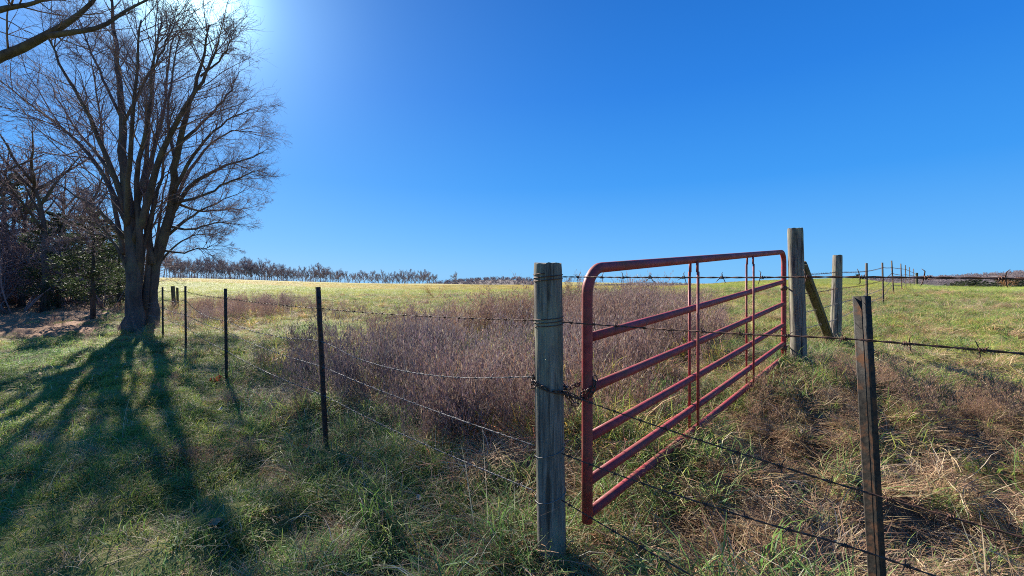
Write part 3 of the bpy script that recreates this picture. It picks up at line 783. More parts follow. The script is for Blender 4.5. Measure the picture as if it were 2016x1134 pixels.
for lst, r0, r1 in SUB:
    r0 *= 0.52; r1 *= 0.65
    p = smooth_path(pd(lst), 14)
    p += np.random.default_rng(len(lst) * 7 + int(lst[1][0])).normal(0, 0.03, p.shape) * np.linspace(0, 1, 14)[:, None]
    path = [Vector(v) for v in p]
    lt_ = Tubes(); lt_.add(p, r1 + (r0 - r1) * (1 - np.linspace(0, 1, 14)) ** 1.1, 9); lt_.build('limb', M['bark'], big)
    o2 = {}; grow(path, r0, r1, 0, spec_limb, o2)
    for k, v in o2.items():
        if k > 0: out.setdefault(k, []).extend(v)
cr = Tubes()
for path, rad in out.get(1, []): cr.add([tuple(p) for p in path], rad, 5)
for lv in (2, 3):
    for path, rad in out.get(lv, []): cr.add([tuple(p) for p in path], rad, 3)
cr.build('crown', M['twig'], big, smooth=False)

# the tree just outside the frame whose branches hang in at the top left
nx, ny = -10.2, 7.2
nb = empty('bare_tree', (nx, ny, gz(nx, ny)), 'near bare tree reaching its branches in at the top left corner', 'tree')
b0 = Vector((nx, ny, gz(nx, ny) - 0.1))
trunk = smooth_path([b0, b0 + Vector((0.1, 0, 2)), b0 + Vector((0.3, 0.1, 4)), b0 + Vector((0.2, 0.2, 6.5)), b0 + Vector((0.0, 0.4, 9))], 14)
tt = Tubes(); tt.add(trunk, np.linspace(0.26, 0.05, 14), 12); tt.build('trunk', M['bark'], nb)
out = {}
limbs = [[Vector(trunk[6]), Vector(P(-60, 150, 7.2)), Vector(P(30, 102, 7.1)), Vector(P(90, 70, 7.0)), Vector(P(140, 40, 7.0)), Vector(P(185, 0, 6.9)), Vector(P(220, -60, 6.9))],
         [Vector(P(92, 70, 7.0)), Vector(P(140, 64, 7.0)), Vector(P(200, 52, 7.1)), Vector(P(250, 20, 7.2)), Vector(P(310, -10, 7.3))],
         [Vector(trunk[7]), Vector(P(-80, 60, 7.0)), Vector(P(0, 20, 6.7)), Vector(P(60, 8, 6.5)), Vector(P(110, -10, 6.3))],
         [Vector(trunk[8]), Vector(trunk[8]) + Vector((1.2, -0.8, 1.2)), Vector(trunk[8]) + Vector((2.4, -1.6, 2.6))],
         [Vector(trunk[7]), Vector(trunk[7]) + Vector((-1.2, 1.0, 1.0)), Vector(trunk[7]) + Vector((-2.6, 1.6, 2.4))]]
for k, lst in enumerate(limbs):
    p = smooth_path(lst, 12); r0 = (0.095, 0.05, 0.07, 0.08, 0.08)[k]
    lt_ = Tubes(); lt_.add(p, np.linspace(r0, 0.012, 12), 8); lt_.build('limb', M['bark'], nb)
    grow([Vector(v) for v in p], r0, 0.012, 0, [(13, (0.14, 0.32), (25, 65), 0.12, 0.02, 5, 0.007), (6, (0.25, 0.5), (25, 65), 0.14, 0.0, 4, 0.0035), (3, (0.3, 0.5), (25, 65), 0.15, 0, 3, 0.0025)], out)
cr = Tubes()
for lv in (1, 2, 3):
    for path, rad in out.get(lv, []): cr.add([tuple(p) for p in path], rad, 4 if lv == 1 else 3)
cr.build('crown', M['twig'], nb, smooth=False)

# tree prototypes: dict of meshes, origin at the base
def bare_proto(h, spread, nlimb, seed, spec, r=0.2, fork=0.3, tw=0.012):
    random.seed(seed)
    b = Vector((0, 0, -0.1)); tt = Tubes()
    tr = [b]; lean = Vector((random.uniform(-.06, .06), random.uniform(-.06, .06), 1))
    tr = branch_path(b, lean.normalized(), h * 0.72, 9, 0.05, 0.05)
    tt.add([tuple(p) for p in tr], np.linspace(r, r * 0.25, 9), 7)
    out = {}
    grow(tr[6:], r * 0.3, r * 0.1, 0, spec, out)
    for k in range(nlimb):
        t = random.uniform(fork, 0.95) * 7.99; i = int(t); p = tr[i].lerp(tr[i + 1], t - i)
        a = k * 2.4 + random.uniform(-.5, .5); e = math.radians(random.uniform(25, 65))
        d = Vector((math.cos(a) * math.cos(e), math.sin(a) * math.cos(e), math.sin(e)))
        L = spread * random.uniform(0.7, 1.2) * (1.2 - 0.5 * t / 8)
        path = branch_path(p, d, L, 7, 0.10, 0.05)
        tt.add([tuple(q) for q in path], np.linspace(r * 0.42, tw, 7), 5)
        grow(path, r * 0.4, tw, 0, spec, out)
    ct = Tubes()
    for lv in (1, 2, 3):
        for path, rad in out.get(lv, []): ct.add([tuple(p) for p in path], rad, 3)
    return tt, ct
def put_tree(name, meshes, loc, s, rz, label, cat, group=None, sz=1.0):
    e = empty(name, loc, label, cat, group, rz); e.scale = (s, s, s * sz)
    for nm, me in meshes:
        o = bpy.data.objects.new(nm, me); COL.objects.link(o); o.parent = e
    return e
def proto_meshes(tt, ct, bark, twig):
    a = tt.mesh('trunk'); a.materials.append(bark); b = ct.mesh('crown', smooth=False); b.materials.append(twig)
    b['h'] = max(v.co.z for v in b.vertices)
    return [('trunk', a), ('crown', b)]
spec_far = [(15, (0.22, 0.45), (25, 60), 0.10, 0.06, 4, 0.035), (9, (0.3, 0.6), (25, 60), 0.12, 0.04, 3, 0.022)]
FAR = [proto_meshes(*bare_proto(12, 5.6, 12 + k % 4, 100 + k, spec_far, 0.24, 0.22, 0.05), M['hazed_far_bark'], M['hazed_far_bark']) for k in range(7)]
# the row of trees along the far left edge of the field
rw = np.random.default_rng(5)
px = 322.0
row = []
while px < 862:
    row.append(px); px += rw.uniform(2.8, 7.0) * (1 if px < 660 else 1.3)
lab = 'bare leafless tree in the distant row along the field edge'
for k, px in enumerate(row):
    D = float(np.interp(px, [322, 500, 650, 860], [248, 288, 318, 378])) + rw.uniform(-8, 22)
    hpx = float(np.interp(px, [322, 400, 480, 600, 720, 860], [50, 47, 41, 35, 29, 30])) * rw.uniform(0.72, 1.1) * (0.72 + 0.56 * float(fbm(np.array([px * 0.045]), np.array([3.0]), 15)[0]))
    x = (px - CX) / FPX * D; q = int(rw.integers(0, 7))
    put_tree('bare_tree', FAR[q], (x, D, gz(x, D) - 0.2), 0.9 * hpx / FPX * D / FAR[q][1][1]['h'], rw.uniform(0, 6.28), lab, 'tree', 'bare trees of the distant row', 1.15)
def lone(px, D, hpx, k, label, sink=0.2):
    x = (px - CX) / FPX * D
    put_tree('bare_tree', FAR[k], (x, D, gz(x, D) - sink), hpx / FPX * D / FAR[k][1][1]['h'], k * 1.3, label, 'tree')
lone(897, 330, 29, 2, 'lone bare tree standing before the left end of the wooded hill')
lone(1118, 300, 20, 4, 'small bare tree on the skyline between wooden post and gate corner')
lone(832, 350, 33, 1, 'widest crowned bare tree at the right end of the distant row')
lone(1170, 320, 15, 5, 'low bare tree on the skyline framed by the gate corner')
lone(1411, 300, 14, 3, 'low bare tree on the skyline seen through the middle of the gate')

# cedars ----------------------------------------------------------------------------
def cedar_proto(h, rad, n, seed, leaf=0.10, bare=0.14):
    g = np.random.default_rng(seed)
    tt = Tubes(); tt.add([(0, 0, -0.1), (0.02, 0.01, h * 0.3), (-.01, .02, h * 0.6), (0, 0, h * 0.96)], [h * 0.022, h * 0.018, h * 0.01, h * 0.003], 7)
    P_, A = [], []
    nb = int(46)
    per = n // nb
    for b in range(nb):
        zb = h * (bare + (0.97 - bare) * (b + g.uniform(0, 1)) / nb); fz = (zb / h - bare) / (1 - bare)
        L = rad * (1 - fz) ** 0.7 * (0.55 + 0.45 * min(1, fz * 5)) * g.uniform(0.6, 1.2) + 0.05 * rad
        a = b * 2.4 + g.uniform(-.6, .6); up = g.uniform(-0.05, 0.5)
        d = np.array([math.cos(a), math.sin(a), up])
        tip = np.array([0, 0, zb]) + d * L
        tt.add([(0, 0, zb), tuple(np.array([0, 0, zb]) + d * L * 0.5 + np.array([0, 0, -0.02 * L])), tuple(tip)], [h * 0.006, h * 0.004, h * 0.0015], 4)
        t = g.uniform(0.15, 1.05, per) ** 0.7
        sp = L * 0.30 * (1.1 - 0.6 * t)
        pts = np.array([0, 0, zb]) + d * (L * t)[:, None] + g.normal(0, 1, (per, 3)) * (sp[:, None] * np.array([0.7, 0.7, 0.55]))
        P_.append(pts); A.append(np.tile(d, (per, 1)))
    p = np.concatenate(P_); ax = np.concatenate(A) + g.normal(0, 0.55, p.shape) + np.array([0, 0, 0.3]); ax /= np.linalg.norm(ax, axis=1, keepdims=True)
    sd = np.cross(ax, g.normal(0, 1, p.shape)); sd /= np.linalg.norm(sd, axis=1, keepdims=True)
    s = g.uniform(0.6, 1.3, len(p)) * leaf
    V = np.stack([p - ax * s[:, None] * .5, p + sd * s[:, None] * .22, p + ax * s[:, None] * .6, p - sd * s[:, None] * .22], 1).reshape(-1, 3)
    Q = np.arange(len(V)).reshape(-1, 4)
    pal = np.array([(0.036, 0.058, 0.022), (0.05, 0.075, 0.028), (0.03, 0.046, 0.022), (0.07, 0.085, 0.035)])
    C = np.repeat(pal[g.integers(0, 4, len(p))] * g.uniform(0.7, 1.3, (len(p), 1)), 4, 0)
    cm = mesh_np('crown', V, Q, cols=C); cm.materials.append(M['needles2'])
    tm = tt.mesh('trunk'); tm.materials.append(M['bark'])
    return [('trunk', tm), ('crown', cm)]
def needle_mat():
    m, nt, n, l = new_mat('evergreen_needles')
    at = N(n, 'ShaderNodeAttribute', attribute_name='col')
    d = N(n, 'ShaderNodeBsdfPrincipled'); d.inputs['Roughness'].default_value = 0.65; d.inputs['Specular IOR Level'].default_value = 0.3
    t = N(n, 'ShaderNodeBsdfTranslucent'); mx = N(n, 'ShaderNodeMixShader'); mx.inputs[0].default_value = 0.3
    o = N(n, 'ShaderNodeOutputMaterial')
    l.new(at.outputs['Color'], d.inputs['Base Color']); l.new(at.outputs['Color'], t.inputs['Color'])
    l.new(d.outputs[0], mx.inputs[1]); l.new(t.outputs[0], mx.inputs[2]); l.new(mx.outputs[0], o.inputs[0])
    return m
M['needles2'] = needle_mat()
CED = [cedar_proto(4.5, 1.5, 9000, 1, 0.10, 0.20), cedar_proto(5, 1.9, 9000, 2, 0.11, 0.06), cedar_proto(4.2, 1.7, 6000, 3, 0.12, 0.04)]
def put_at(name, meshes, px, D, hm, h0, label, cat, group=None, sink=0.05, rz=None, sz=1.0):
    x = (px - CX) / FPX * D
    return put_tree(name, meshes, (x, D, gz(x, D) - sink), hm / h0, random.uniform(0, 6.28) if rz is None else rz, label, cat, group, sz)
put_at('cedar_tree', CED[0], 183, 15.8, 4.1, 4.5, 'dark cedar with a clear trunk just left of the big bare tree', 'tree')
put_at('cedar_tree', CED[1], 115, 19, 4.3, 5, 'broad dark cedar behind the cedar with the clear trunk', 'tree')
put_at('cedar_tree', CED[1], 235, 20, 3.6, 5, 'dark cedar standing behind the trunk of the big bare tree', 'tree')
put_at('cedar_tree', CED[2], 28, 22, 6.2, 4.2, 'tallest dark cedar at the left edge of the thicket', 'tree', sz=1.1)

# bare trees and shrubs of the thicket at the left
spec_th = [(14, (0.22, 0.45), (25, 60), 0.12, 0.04, 4, 0.011), (7, (0.3, 0.55), (25, 65), 0.14, 0.02, 3, 0.007), (3, (0.3, 0.6), (25, 65), 0.14, 0.02, 3, 0.005)]
TH = [proto_meshes(*bare_proto(9, 3.6, 9, 300 + k, spec_th, 0.17, 0.3, 0.02), M['bark'], M['twig']) for k in range(3)]
put_at('bare_tree', TH[0], 88, 18.5, 9.0, 9.3, 'bare tree with forked trunk behind the left thicket', 'tree')
put_at('bare_tree', TH[1], 10, 21, 9.5, 9.3, 'bare tree rising behind the cedars at the left edge', 'tree')
put_at('bare_tree', TH[2], 150, 24, 9.0, 9.3, 'slender bare tree behind the big tree and the cedars', 'tree')
put_at('bare_tree', TH[2], 42, 20, 7.6, 9.3, 'short bare tree between the tallest cedar and the forked bare tree', 'tree', rz=1.0)
put_at('bare_tree', TH[1], 128, 27, 9.6, 9.3, 'farthest bare tree in the gap of the left thicket', 'tree', rz=4.0)
put_at('bare_tree', TH[0], -20, 25, 10.5, 9.3, 'tallest bare tree behind the left edge of the thicket', 'tree', rz=3.1)
put_at('bare_tree', TH[2], 205, 29, 9.2, 9.3, 'bare tree mostly hidden behind the trunk of the big tree', 'tree', rz=5.0)
put_at('bare_tree', TH[0], -70, 17, 8.5, 9.3, 'bare tree half cut off by the left edge of the picture', 'tree', rz=2.2)
def shrub_proto(h, seed):
    random.seed(seed); out = {}; tt = Tubes()
    for k in range(9):
        a = random.uniform(0, 6.28); d = Vector((math.cos(a) * .45, math.sin(a) * .45, 1)).normalized()
        p = branch_path(Vector((math.cos(a) * .15, math.sin(a) * .15, -0.05)), d, h * random.uniform(.7, 1.05), 7, 0.13, 0.0)
        tt.add([tuple(q) for q in p], np.linspace(0.022, 0.005, 7), 5)
        grow(p, 0.02, 0.005, 0, [(12, (0.2, 0.45), (25, 65), 0.14, 0.0, 4, 0.006), (6, (0.3, 0.6), (25, 65), 0.15, 0.0, 3, 0.0042), (2, (0.3, 0.6), (25, 65), 0.15, 0.0, 3, 0.0035)], out)
    ct = Tubes()
    for lv in (1, 2, 3):
        for path, rad in out.get(lv, []): ct.add([tuple(p) for p in path], rad, 3)
    a = tt.mesh('stems'); a.materials.append(M['scrub']); b = ct.mesh('twigs', smooth=False); b.materials.append(M['scrub'])
    return [('stems', a), ('twigs', b)]
SH = [shrub_proto(3.0, 500 + k) for k in range(3)]
rs = np.random.default_rng(12); random.seed(5)
for k in range(64):
    px = rs.uniform(-130, 268); D = rs.uniform(19.5, 28) if px > 60 else rs.uniform(17.5, 27)
    put_at('bare_shrub', SH[k % 3], px, D, rs.uniform(1.8, 4.6), 3.0, 'leafless purple brown shrub in the thicket left of the big tree', 'shrub', 'bare shrubs of the left thicket')

# far woods on the hills (one mass)
c = proto_coll('wood')
for k in range(5):
    tt, ct = bare_proto(9, 4.5, 8, 700 + k, [(7, (0.3, 0.55), (25, 60), 0.1, 0.05, 3, 0.09), (4, (0.35, 0.6), (25, 60), 0.1, 0.03, 3, 0.06)], 0.22, 0.25, 0.1)
    Va, Qa, Ta = tt.arrays(); Vb, Qb, Tb = ct.arrays()
    me = mesh_np('wood_tree', np.concatenate([Va, Vb]), np.concatenate([Qa, Qb + len(Va)]), np.concatenate([Ta, Tb + len(Va)])); me.materials.append(M['hazed_far_bark'])
    c.objects.link(bpy.data.objects.new('wood_tree', me))
def wood_on(V, n, D, seed):
    g = np.random.default_rng(seed)
    V = V.reshape(15, 90, 3)
    r = g.uniform(2, 9, n); q = g.uniform(0, 88.9, n); i = r.astype(int); j = q.astype(int); fi = (r - i)[:, None]; fj = (q - j)[:, None]
    return (V[i, j] * (1 - fi) + V[i + 1, j] * fi) * (1 - fj) + (V[i, j + 1] * (1 - fi) + V[i + 1, j + 1] * fi) * fj
pw = np.concatenate([wood_on(H1, 380, 620, 1), wood_on(H2, 420, 800, 2), wood_on(H3, 2200, 620, 3)])
pw[:, 2] -= 2.5
scatter('far_wood', 'wood', pw, rng.uniform(0.55, 0.95, len(pw)), np.ones((len(pw), 3)), 'leafless woods covering the far hills along the horizon', 'woods', tilt=0.03)

# dark cedars and grey scrub in the dip beyond the right field
lab = 'dark green cedar in the hedge beyond the right field'
random.seed(9)
gh = np.random.default_rng(8)
for px in [1862, 1874, 1884, 1893, 1903, 1912, 1921, 1931, 1941, 1953, 1966, 1975, 1984, 1993, 2003, 2013, 2024, 2036, 2050, 2068, 2090]:
    D = 117 + gh.uniform(-4, 5); x = (px - CX) / FPX * D
    top = float(np.interp(px, [1862, 1900, 1930, 1952, 1966, 2000, 2090], [556, 551, 549, 554, 549, 546, 547])) + gh.uniform(-1.5, 2.0)
    h = EYE + (HY - top) / FPX * D - gz(x, D) + 0.3
    put_at('cedar_tree', CED[2], px, D, h, 4.2, lab, 'tree', 'dark cedars beyond the right field', sink=0.3)
x = (1688 - CX) / FPX * 190
put_tree('evergreen_tree', CED[2], (x, 190, gz(x, 190) - 0.5), 2.6, 1.0, 'dark rounded evergreen on the skyline right of the shorter wooden post', 'tree', sz=0.9)
c = proto_coll('scrub')
for k in range(3):
    a, b = SH[k][0][1], SH[k][1][1]
    for m_ in (b,):
        c.objects.link(bpy.data.objects.new('grey_scrub', m_))
g = np.random.default_rng(4)
pxs = g.uniform(1812, 2150, 150); Ds = g.uniform(88, 112, 150)
x = (pxs - CX) / FPX * Ds
scatter('scrub_hedge', 'scrub', np.stack([x, Ds, ground(x, Ds) - 0.2], 1), g.uniform(0.35, 0.75, 150), np.ones((150, 3)), 'grey brown leafless scrub below the cedars beyond the right field', 'scrub', tilt=0.1)

g = np.random.default_rng(6)
pxs = g.uniform(318, 868, 260); Ds = np.interp(pxs, [322, 500, 650, 860], [262, 302, 330, 385]) + g.uniform(-5, 12, 260)
x = (pxs - CX) / FPX * Ds
scatter('treeline_undergrowth', 'scrub', np.stack([x, Ds, ground(x, Ds) - 0.4], 1), g.uniform(0.5, 1.5, 260), np.ones((260, 3)), 'low bare undergrowth between the trunks of the distant tree row', 'scrub', tilt=0.1)

# ------------------------------------------------------------------ wooden posts
def wood_post(label, foot, top, r0, r1, mat, group=None, seed=0, name='wooden_post', cat='post', sunk=0.25):
    """a round weathered post from foot to top with checks (splits) running along it"""
    foot = np.array(foot); top = np.array(top)
    e = empty(name, foot, label, cat, group)
    ax = top - foot; L = np.linalg.norm(ax); ax = ax / L
    u = np.cross(ax, [0, 1, 0.01]); u /= np.linalg.norm(u); v = np.cross(ax, u)
    g = np.random.default_rng(seed)
    n, K = 56, 44
    a = np.arange(n) * 2 * math.pi / n
    chk = [(g.uniform(0, 6.28), g.uniform(0.05, 0.09), g.uniform(0.06, 0.16), g.uniform(0, 0.5), g.uniform(0.6, 1.05)) for _ in range(9)]
    V = []
    for k in range(K):
        t = k / (K - 1); h = -sunk + (L + sunk) * t; hh = max(0, h / L)
        r = (r0 + (r1 - r0) * hh) * np.ones(n)
        r *= 1 + (vnoise(np.cos(a) * 2 + 7, np.sin(a) * 2 + h * 1.3 + 9, seed) - .5) * 0.10 + (vnoise(a * 5, h * 0.9 + 0 * a, seed + 3) - .5) * 0.035
        for ca, w, dp, h0, h1 in chk:
            dd = np.abs((a - ca - 0.12 * math.sin(h * 2 + ca) + math.pi) % (2 * math.pi) - math.pi)
            r *= 1 - dp * np.clip(1 - dd / (w * 1.6), 0, 1) * float(sstep(h0 - .1, h0 + .1, hh) * (1 - sstep(h1 - .05, h1 + .05, hh)))
        if k == K - 1: h -= 0.004; r *= 0.965
        V.append(ax * h + r[:, None] * (np.cos(a)[:, None] * u + np.sin(a)[:, None] * v) + (ax * ((vnoise(np.cos(a) * 3, np.sin(a) * 3, seed + 5) - .5) * 0.012)[:, None] if k >= K - 2 else 0))
    V.append((ax * (L - 0.001))[None, :])
    V = np.concatenate(V)
    i = np.arange(K - 1)[:, None]; j = np.arange(n)[None, :]; j2 = (j + 1) % n
    Q = np.stack([i * n + j, i * n + j2, (i + 1) * n + j2, (i + 1) * n + j], -1).reshape(-1, 4)
    jj = np.arange(n)
    T = np.stack([(K - 1) * n + jj, (K - 1) * n + (jj + 1) % n, np.full(n, K * n)], -1)
    me = mesh_np(name, V, Q, T, smooth=True)
    try: me.set_sharp_from_angle(angle=math.radians(40))
    except Exception: pass
    obj('shaft', me, mat, e)
    return e
D1 = 2.05
post1 = wood_post('weathered grey wooden post nearest the camera, chained to the red gate', P(1086, 1085, D1), P(1078, 517, D1), 0.069, 0.065, M['wood_grey'], seed=3)
post2 = wood_post('tall grey wooden hinge post at the far end of the red gate', P(1573, 716, 5.0), P(1565, 449, 5.0), 0.082, 0.077, M['wood_grey'], seed=8)
post3 = wood_post('shorter grey wooden post behind the leaning brace', P(1645, 665, 6.8), P(1649, 502, 6.8), 0.076, 0.064, M['wood_grey'], seed=14)
brace = wood_post('mossy wooden brace leaning from the hinge post to the shorter post', P(1633, 668, 6.3), P(1578, 520, 5.05), 0.062, 0.055, M['wood_green'], seed=21, name='brace_pole', cat='brace', sunk=0.1)
wood_post('thicker of two old stubby posts standing in the field by the tree', P(343, 606, 19.5), P(340, 563, 19.5), 0.08, 0.075, M['wood_green'], seed=31)
wood_post('thinner of two old stubby posts standing in the field by the tree', P(350, 606, 19.8), P(349, 566, 19.8), 0.05, 0.045, M['wood_green'], seed=32)
wood_post('dark short wooden post at the far end of the right fence', P(1805, 562, 42), P(1805, 537, 42), 0.10, 0.10, M['wood_green'], seed=33)

# ------------------------------------------------------------------ steel posts, wires
def tpost(parent, foot, top, face, s=1.0, studs=True, sunk=0.2):
    """T section: flange 4.2 cm facing `face`, stem behind, studs up the flange"""
    foot = np.array(foot); top = np.array(top); ax = top - foot; L = np.linalg.norm(ax); ax /= L
    f = np.array([face[0], face[1], 0.0]); f -= ax * f.dot(ax); f /= np.linalg.norm(f); sd = np.cross(ax, f)
    prof = np.array([(-.021, 0), (.021, 0), (.020, -.005), (.0035, -.006), (.0025, -.034), (-.0025, -.034), (-.0035, -.006), (-.020, -.005)]) * s
    prof[1:3, 0] *= 1.0
    hs = np.linspace(-sunk, L, 6)
    V = np.concatenate([foot + ax * h + prof[:, :1] * sd + prof[:, 1:] * f for h in hs])
    n = len(prof); i = np.arange(len(hs) - 1)[:, None]; j = np.arange(n)[None, :]; j2 = (j + 1) % n
    Q = np.stack([i * n + j, i * n + j2, (i + 1) * n + j2, (i + 1) * n + j], -1).reshape(-1, 4)
    b = (len(hs) - 1) * n
    caps = np.array([[b, b + 1, b + 2, b + 7], [b + 7, b + 2, b + 3, b + 6], [b + 6, b + 3, b + 4, b + 5]])
    parts = [(V, np.concatenate([Q, caps]))]
    if studs:
        R = np.stack([sd, f, ax], 1)
        for h in np.arange(0.12, L - 0.03, 0.054):
            parts.append(boxv(foot + ax * h + f * 0.0045 * s, (0.007 * s, 0.0045 * s, 0.006 * s), R))
    V, Q = join_np(parts)
    return obj('steel_post', mesh_np('steel_post', to_local(parent, V), Q), M['post'], parent)

def twist_wire(pts, r=0.0016, pitch=0.085, per=7, sub=None):
    """two strands twisted round a smooth path; returns Tubes and the centre line"""
    n0 = 40 * (len(pts) - 1) + 1
    c = smooth_path(pts, n0)
    L = np.concatenate([[0], np.cumsum(np.linalg.norm(np.diff(c, axis=0), axis=1))])
    n = max(8, int(L[-1] / pitch * per)); s = np.linspace(0, L[-1], n)
    c = np.stack([np.interp(s, L, c[:, k]) for k in range(3)], 1)
    t = np.gradient(c, axis=0); t /= np.linalg.norm(t, axis=1, keepdims=True)
    u = np.cross(t, [0, 0, 1.0]); u /= np.linalg.norm(u, axis=1, keepdims=True) + 1e-9; v = np.cross(t, u)
    tb = Tubes()
    for ph in (0, math.pi):
        a = s / pitch * 2 * math.pi + ph
        tb.add(c + r * 1.05 * (np.cos(a)[:, None] * u + np.sin(a)[:, None] * v), r, 5)
    return tb, c, s
def barb_tubes(r=0.0013):
    """a four point barb along local x: a tight coil and four bent points"""
    tb = Tubes()
    a = np.linspace(0, 2 * math.pi * 2.5, 20)
    tb.add(np.stack([np.linspace(-0.006, 0.006, 20), np.cos(a) * 0.0048, np.sin(a) * 0.0048], 1), r, 4)
    for p in [((-.005, .003, .003), (-.008, .012, .010), (-.011, .016, .016)), ((-.004, -.003, -.003), (-.003, -.013, -.009), (-.009, -.017, -.014)),
              ((.004, .003, -.003), (.005, .010, -.012), (.010, .015, -.017)), ((.005, -.003, .003), (.006, -.009, .012), (.009, -.013, .018))]:
        tb.add(p, [r, r, r * 0.35], 4)
    return tb
def orient(t):
    t = Vector(t).normalized(); q = Vector((1, 0, 0)).rotation_difference(t); return q
_barb_mesh = {}
def barb_mesh(mat):
    if mat.name not in _barb_mesh:
        me = barb_tubes().mesh('barb', smooth=True); me.materials.append(mat); _barb_mesh[mat.name] = me
    return _barb_mesh[mat.name]
def wire_part(parent, pts, mat, r=0.0016, barbs='obj', step=0.125, pitch=0.085, per=7, lab=None):
    tb, c, s = twist_wire(pts, r, pitch, per)
    g = random.Random(int(abs(c[0, 2]) * 1000) + len(c))
    ks = []
    d = g.uniform(0.03, step)
    while d < s[-1]:
        ks.append(int(np.searchsorted(s, d))); d += step * g.uniform(0.92, 1.08)
    B = []
    for k in ks:
        k = min(max(k, 1), len(c) - 2)
        q = orient(c[k + 1] - c[k - 1]) @ Quaternion((1, 0, 0), g.uniform(0, 6.28))
        B.append((c[k], q))
    if barbs == 'join':
        base = barb_tubes(0.0014)
        for (K, n), lst in base.b.items():
            for pos, q in B:
                m = np.array(q.to_matrix())
                for p, rad in lst: tb.add(p @ m.T + pos, rad, 3)
    o = tb.build('barbed_wire', mat, parent)
    if lab: o['label'] = lab
    if barbs == 'obj':
        me = barb_mesh(mat)
        pl = np.array(parent.location)
        for pos, q in B:
            b = bpy.data.objects.new('barb', me); COL.objects.link(b); b.parent = o
            b.location = pos - pl; b.rotation_mode = 'QUATERNION'; b.rotation_quaternion = q
    return o
def sagged(a, b, sag, n=5):
    a = np.array(a, float); b = np.array(b, float); t = np.linspace(0, 1, n)[:, None]
    p = a * (1 - t) + b * t; p[:, 2] -= (4 * t * (1 - t) * sag)[:, 0]
    return p
def chain_pts(*segs):
    out = [segs[0][0]]
    for s in segs: out.extend(list(s[1:]))
    return out

# left run of the fence
TP = [((643, 885), (627, 565), 3.54), ((446, 757), (444, 568), 6.0), ((366, 690), (365, 563), 8.95), ((321, 672), (320, 565), 10.9), ((291, 655), (290, 573), 13.0)]
fl = empty('barbed_wire_fence', P(643, 885, 3.54), 'four strand barbed wire fence with steel posts running to the big tree', 'fence')
fdir = np.array([1, -1, 0]) / math.sqrt(2)
feet = []
for (fx, fy), (tx_, ty_), D in TP:
    tpost(fl, P(fx, fy, D), P(tx_, ty_, D), (0.9, -0.45)); feet.append(D)
def onpost(k, py):   # a point on the face of steel post k at photo row py
    (fx, fy), (tx_, ty_), D = TP[k]; t = (py - ty_) / (fy - ty_)
    return P(tx_ + (fx - tx_) * t, py, D) + np.array([0.006, -0.012, 0])
n1 = lambda py: P(1052, py, D1 - 0.02)
A_ = [onpost(0, 607), onpost(1, 587), onpost(2, 574), onpost(3, 572), onpost(4, 583)]
B_ = [onpost(0, 672), onpost(1, 632), onpost(2, 592), onpost(3, 590), onpost(4, 598)]
C_ = [onpost(0, 722), onpost(1, 652), onpost(2, 620), onpost(3, 606), onpost(4, 604)]
D_ = [onpost(0, 778), onpost(1, 690), onpost(2, 643), onpost(3, 625), onpost(4, 620)]
def run(first, pts, sag):
    p = [first]; seq = [first] + pts
    segs = [sagged(seq[k], seq[k + 1], s) for k, s in zip(range(len(seq) - 1), sag)]
    return chain_pts(*segs)
wire_part(fl, run(n1(631), A_, [0.012, 0.01, 0.02, 0.02, 0.01]), M['rust'], barbs='join', r=0.0015)
wire_part(fl, run(n1(742), B_, [0.10, 0.05, 0.08, 0.03, 0.02]), M['galv'], barbs='join', r=0.0015, lab='slack strand of barbed wire hanging lower into the weeds')
wire_part(fl, run(n1(877), C_, [0.015, 0.03, 0.02, 0.02, 0.01]), M['galv'], barbs='join', r=0.0015)
wire_part(fl, run(n1(966), D_, [0.02, 0.03, 0.03, 0.02, 0.01]), M['galv'], barbs='join', r=0.0015)

# near run across the gate to the right
fr = empty('barbed_wire_fence', P(1737, 1560, 1.16), 'five rusty barbed wires with a steel post crossing before the gate', 'fence')
tpost(fr, P(1748, 1520, 1.16), P(1696, 583, 1.16), (0.42, 0.92), s=0.95)
def q1(py, dx=0): return P(1106 + dx, py, D1 - 0.06)
q0 = P(1060, 543, D1 - 0.066)
rgt = lambda py, D=1.1, px=1703: P(px, py, D) + np.array([0, -0.012, 0])
def offr(z): return np.array([2.55, -0.45, EYE + z])
wire_part(fr, chain_pts(sagged(q1(545), P(1700, 545.5, 1.13), 0.002), sagged(P(1700, 545.5, 1.13), offr(0.0), 0.01)), M['rust'])
wire_part(fr, chain_pts(sagged(q1(634), rgt(669), 0.004), sagged(rgt(669), offr(-0.16), 0.01)), M['rust'])
wire_part(fr, chain_pts(sagged(q1(772), rgt(972, 1.1, 1722), 0.01), sagged(rgt(972, 1.1, 1722), offr(-0.58), 0.01)), M['rust'])
wire_part(fr, chain_pts(sagged(q1(893), rgt(1092, 1.1, 1730), 0.015), sagged(rgt(1092, 1.1, 1730), offr(-0.76), 0.01)), M['rust'])
wire_part(fr, chain_pts(sagged(q1(985), rgt(1330, 1.1, 1738), 0.012), sagged(rgt(1330, 1.1, 1738), offr(-1.02), 0.01)), M['rust'])
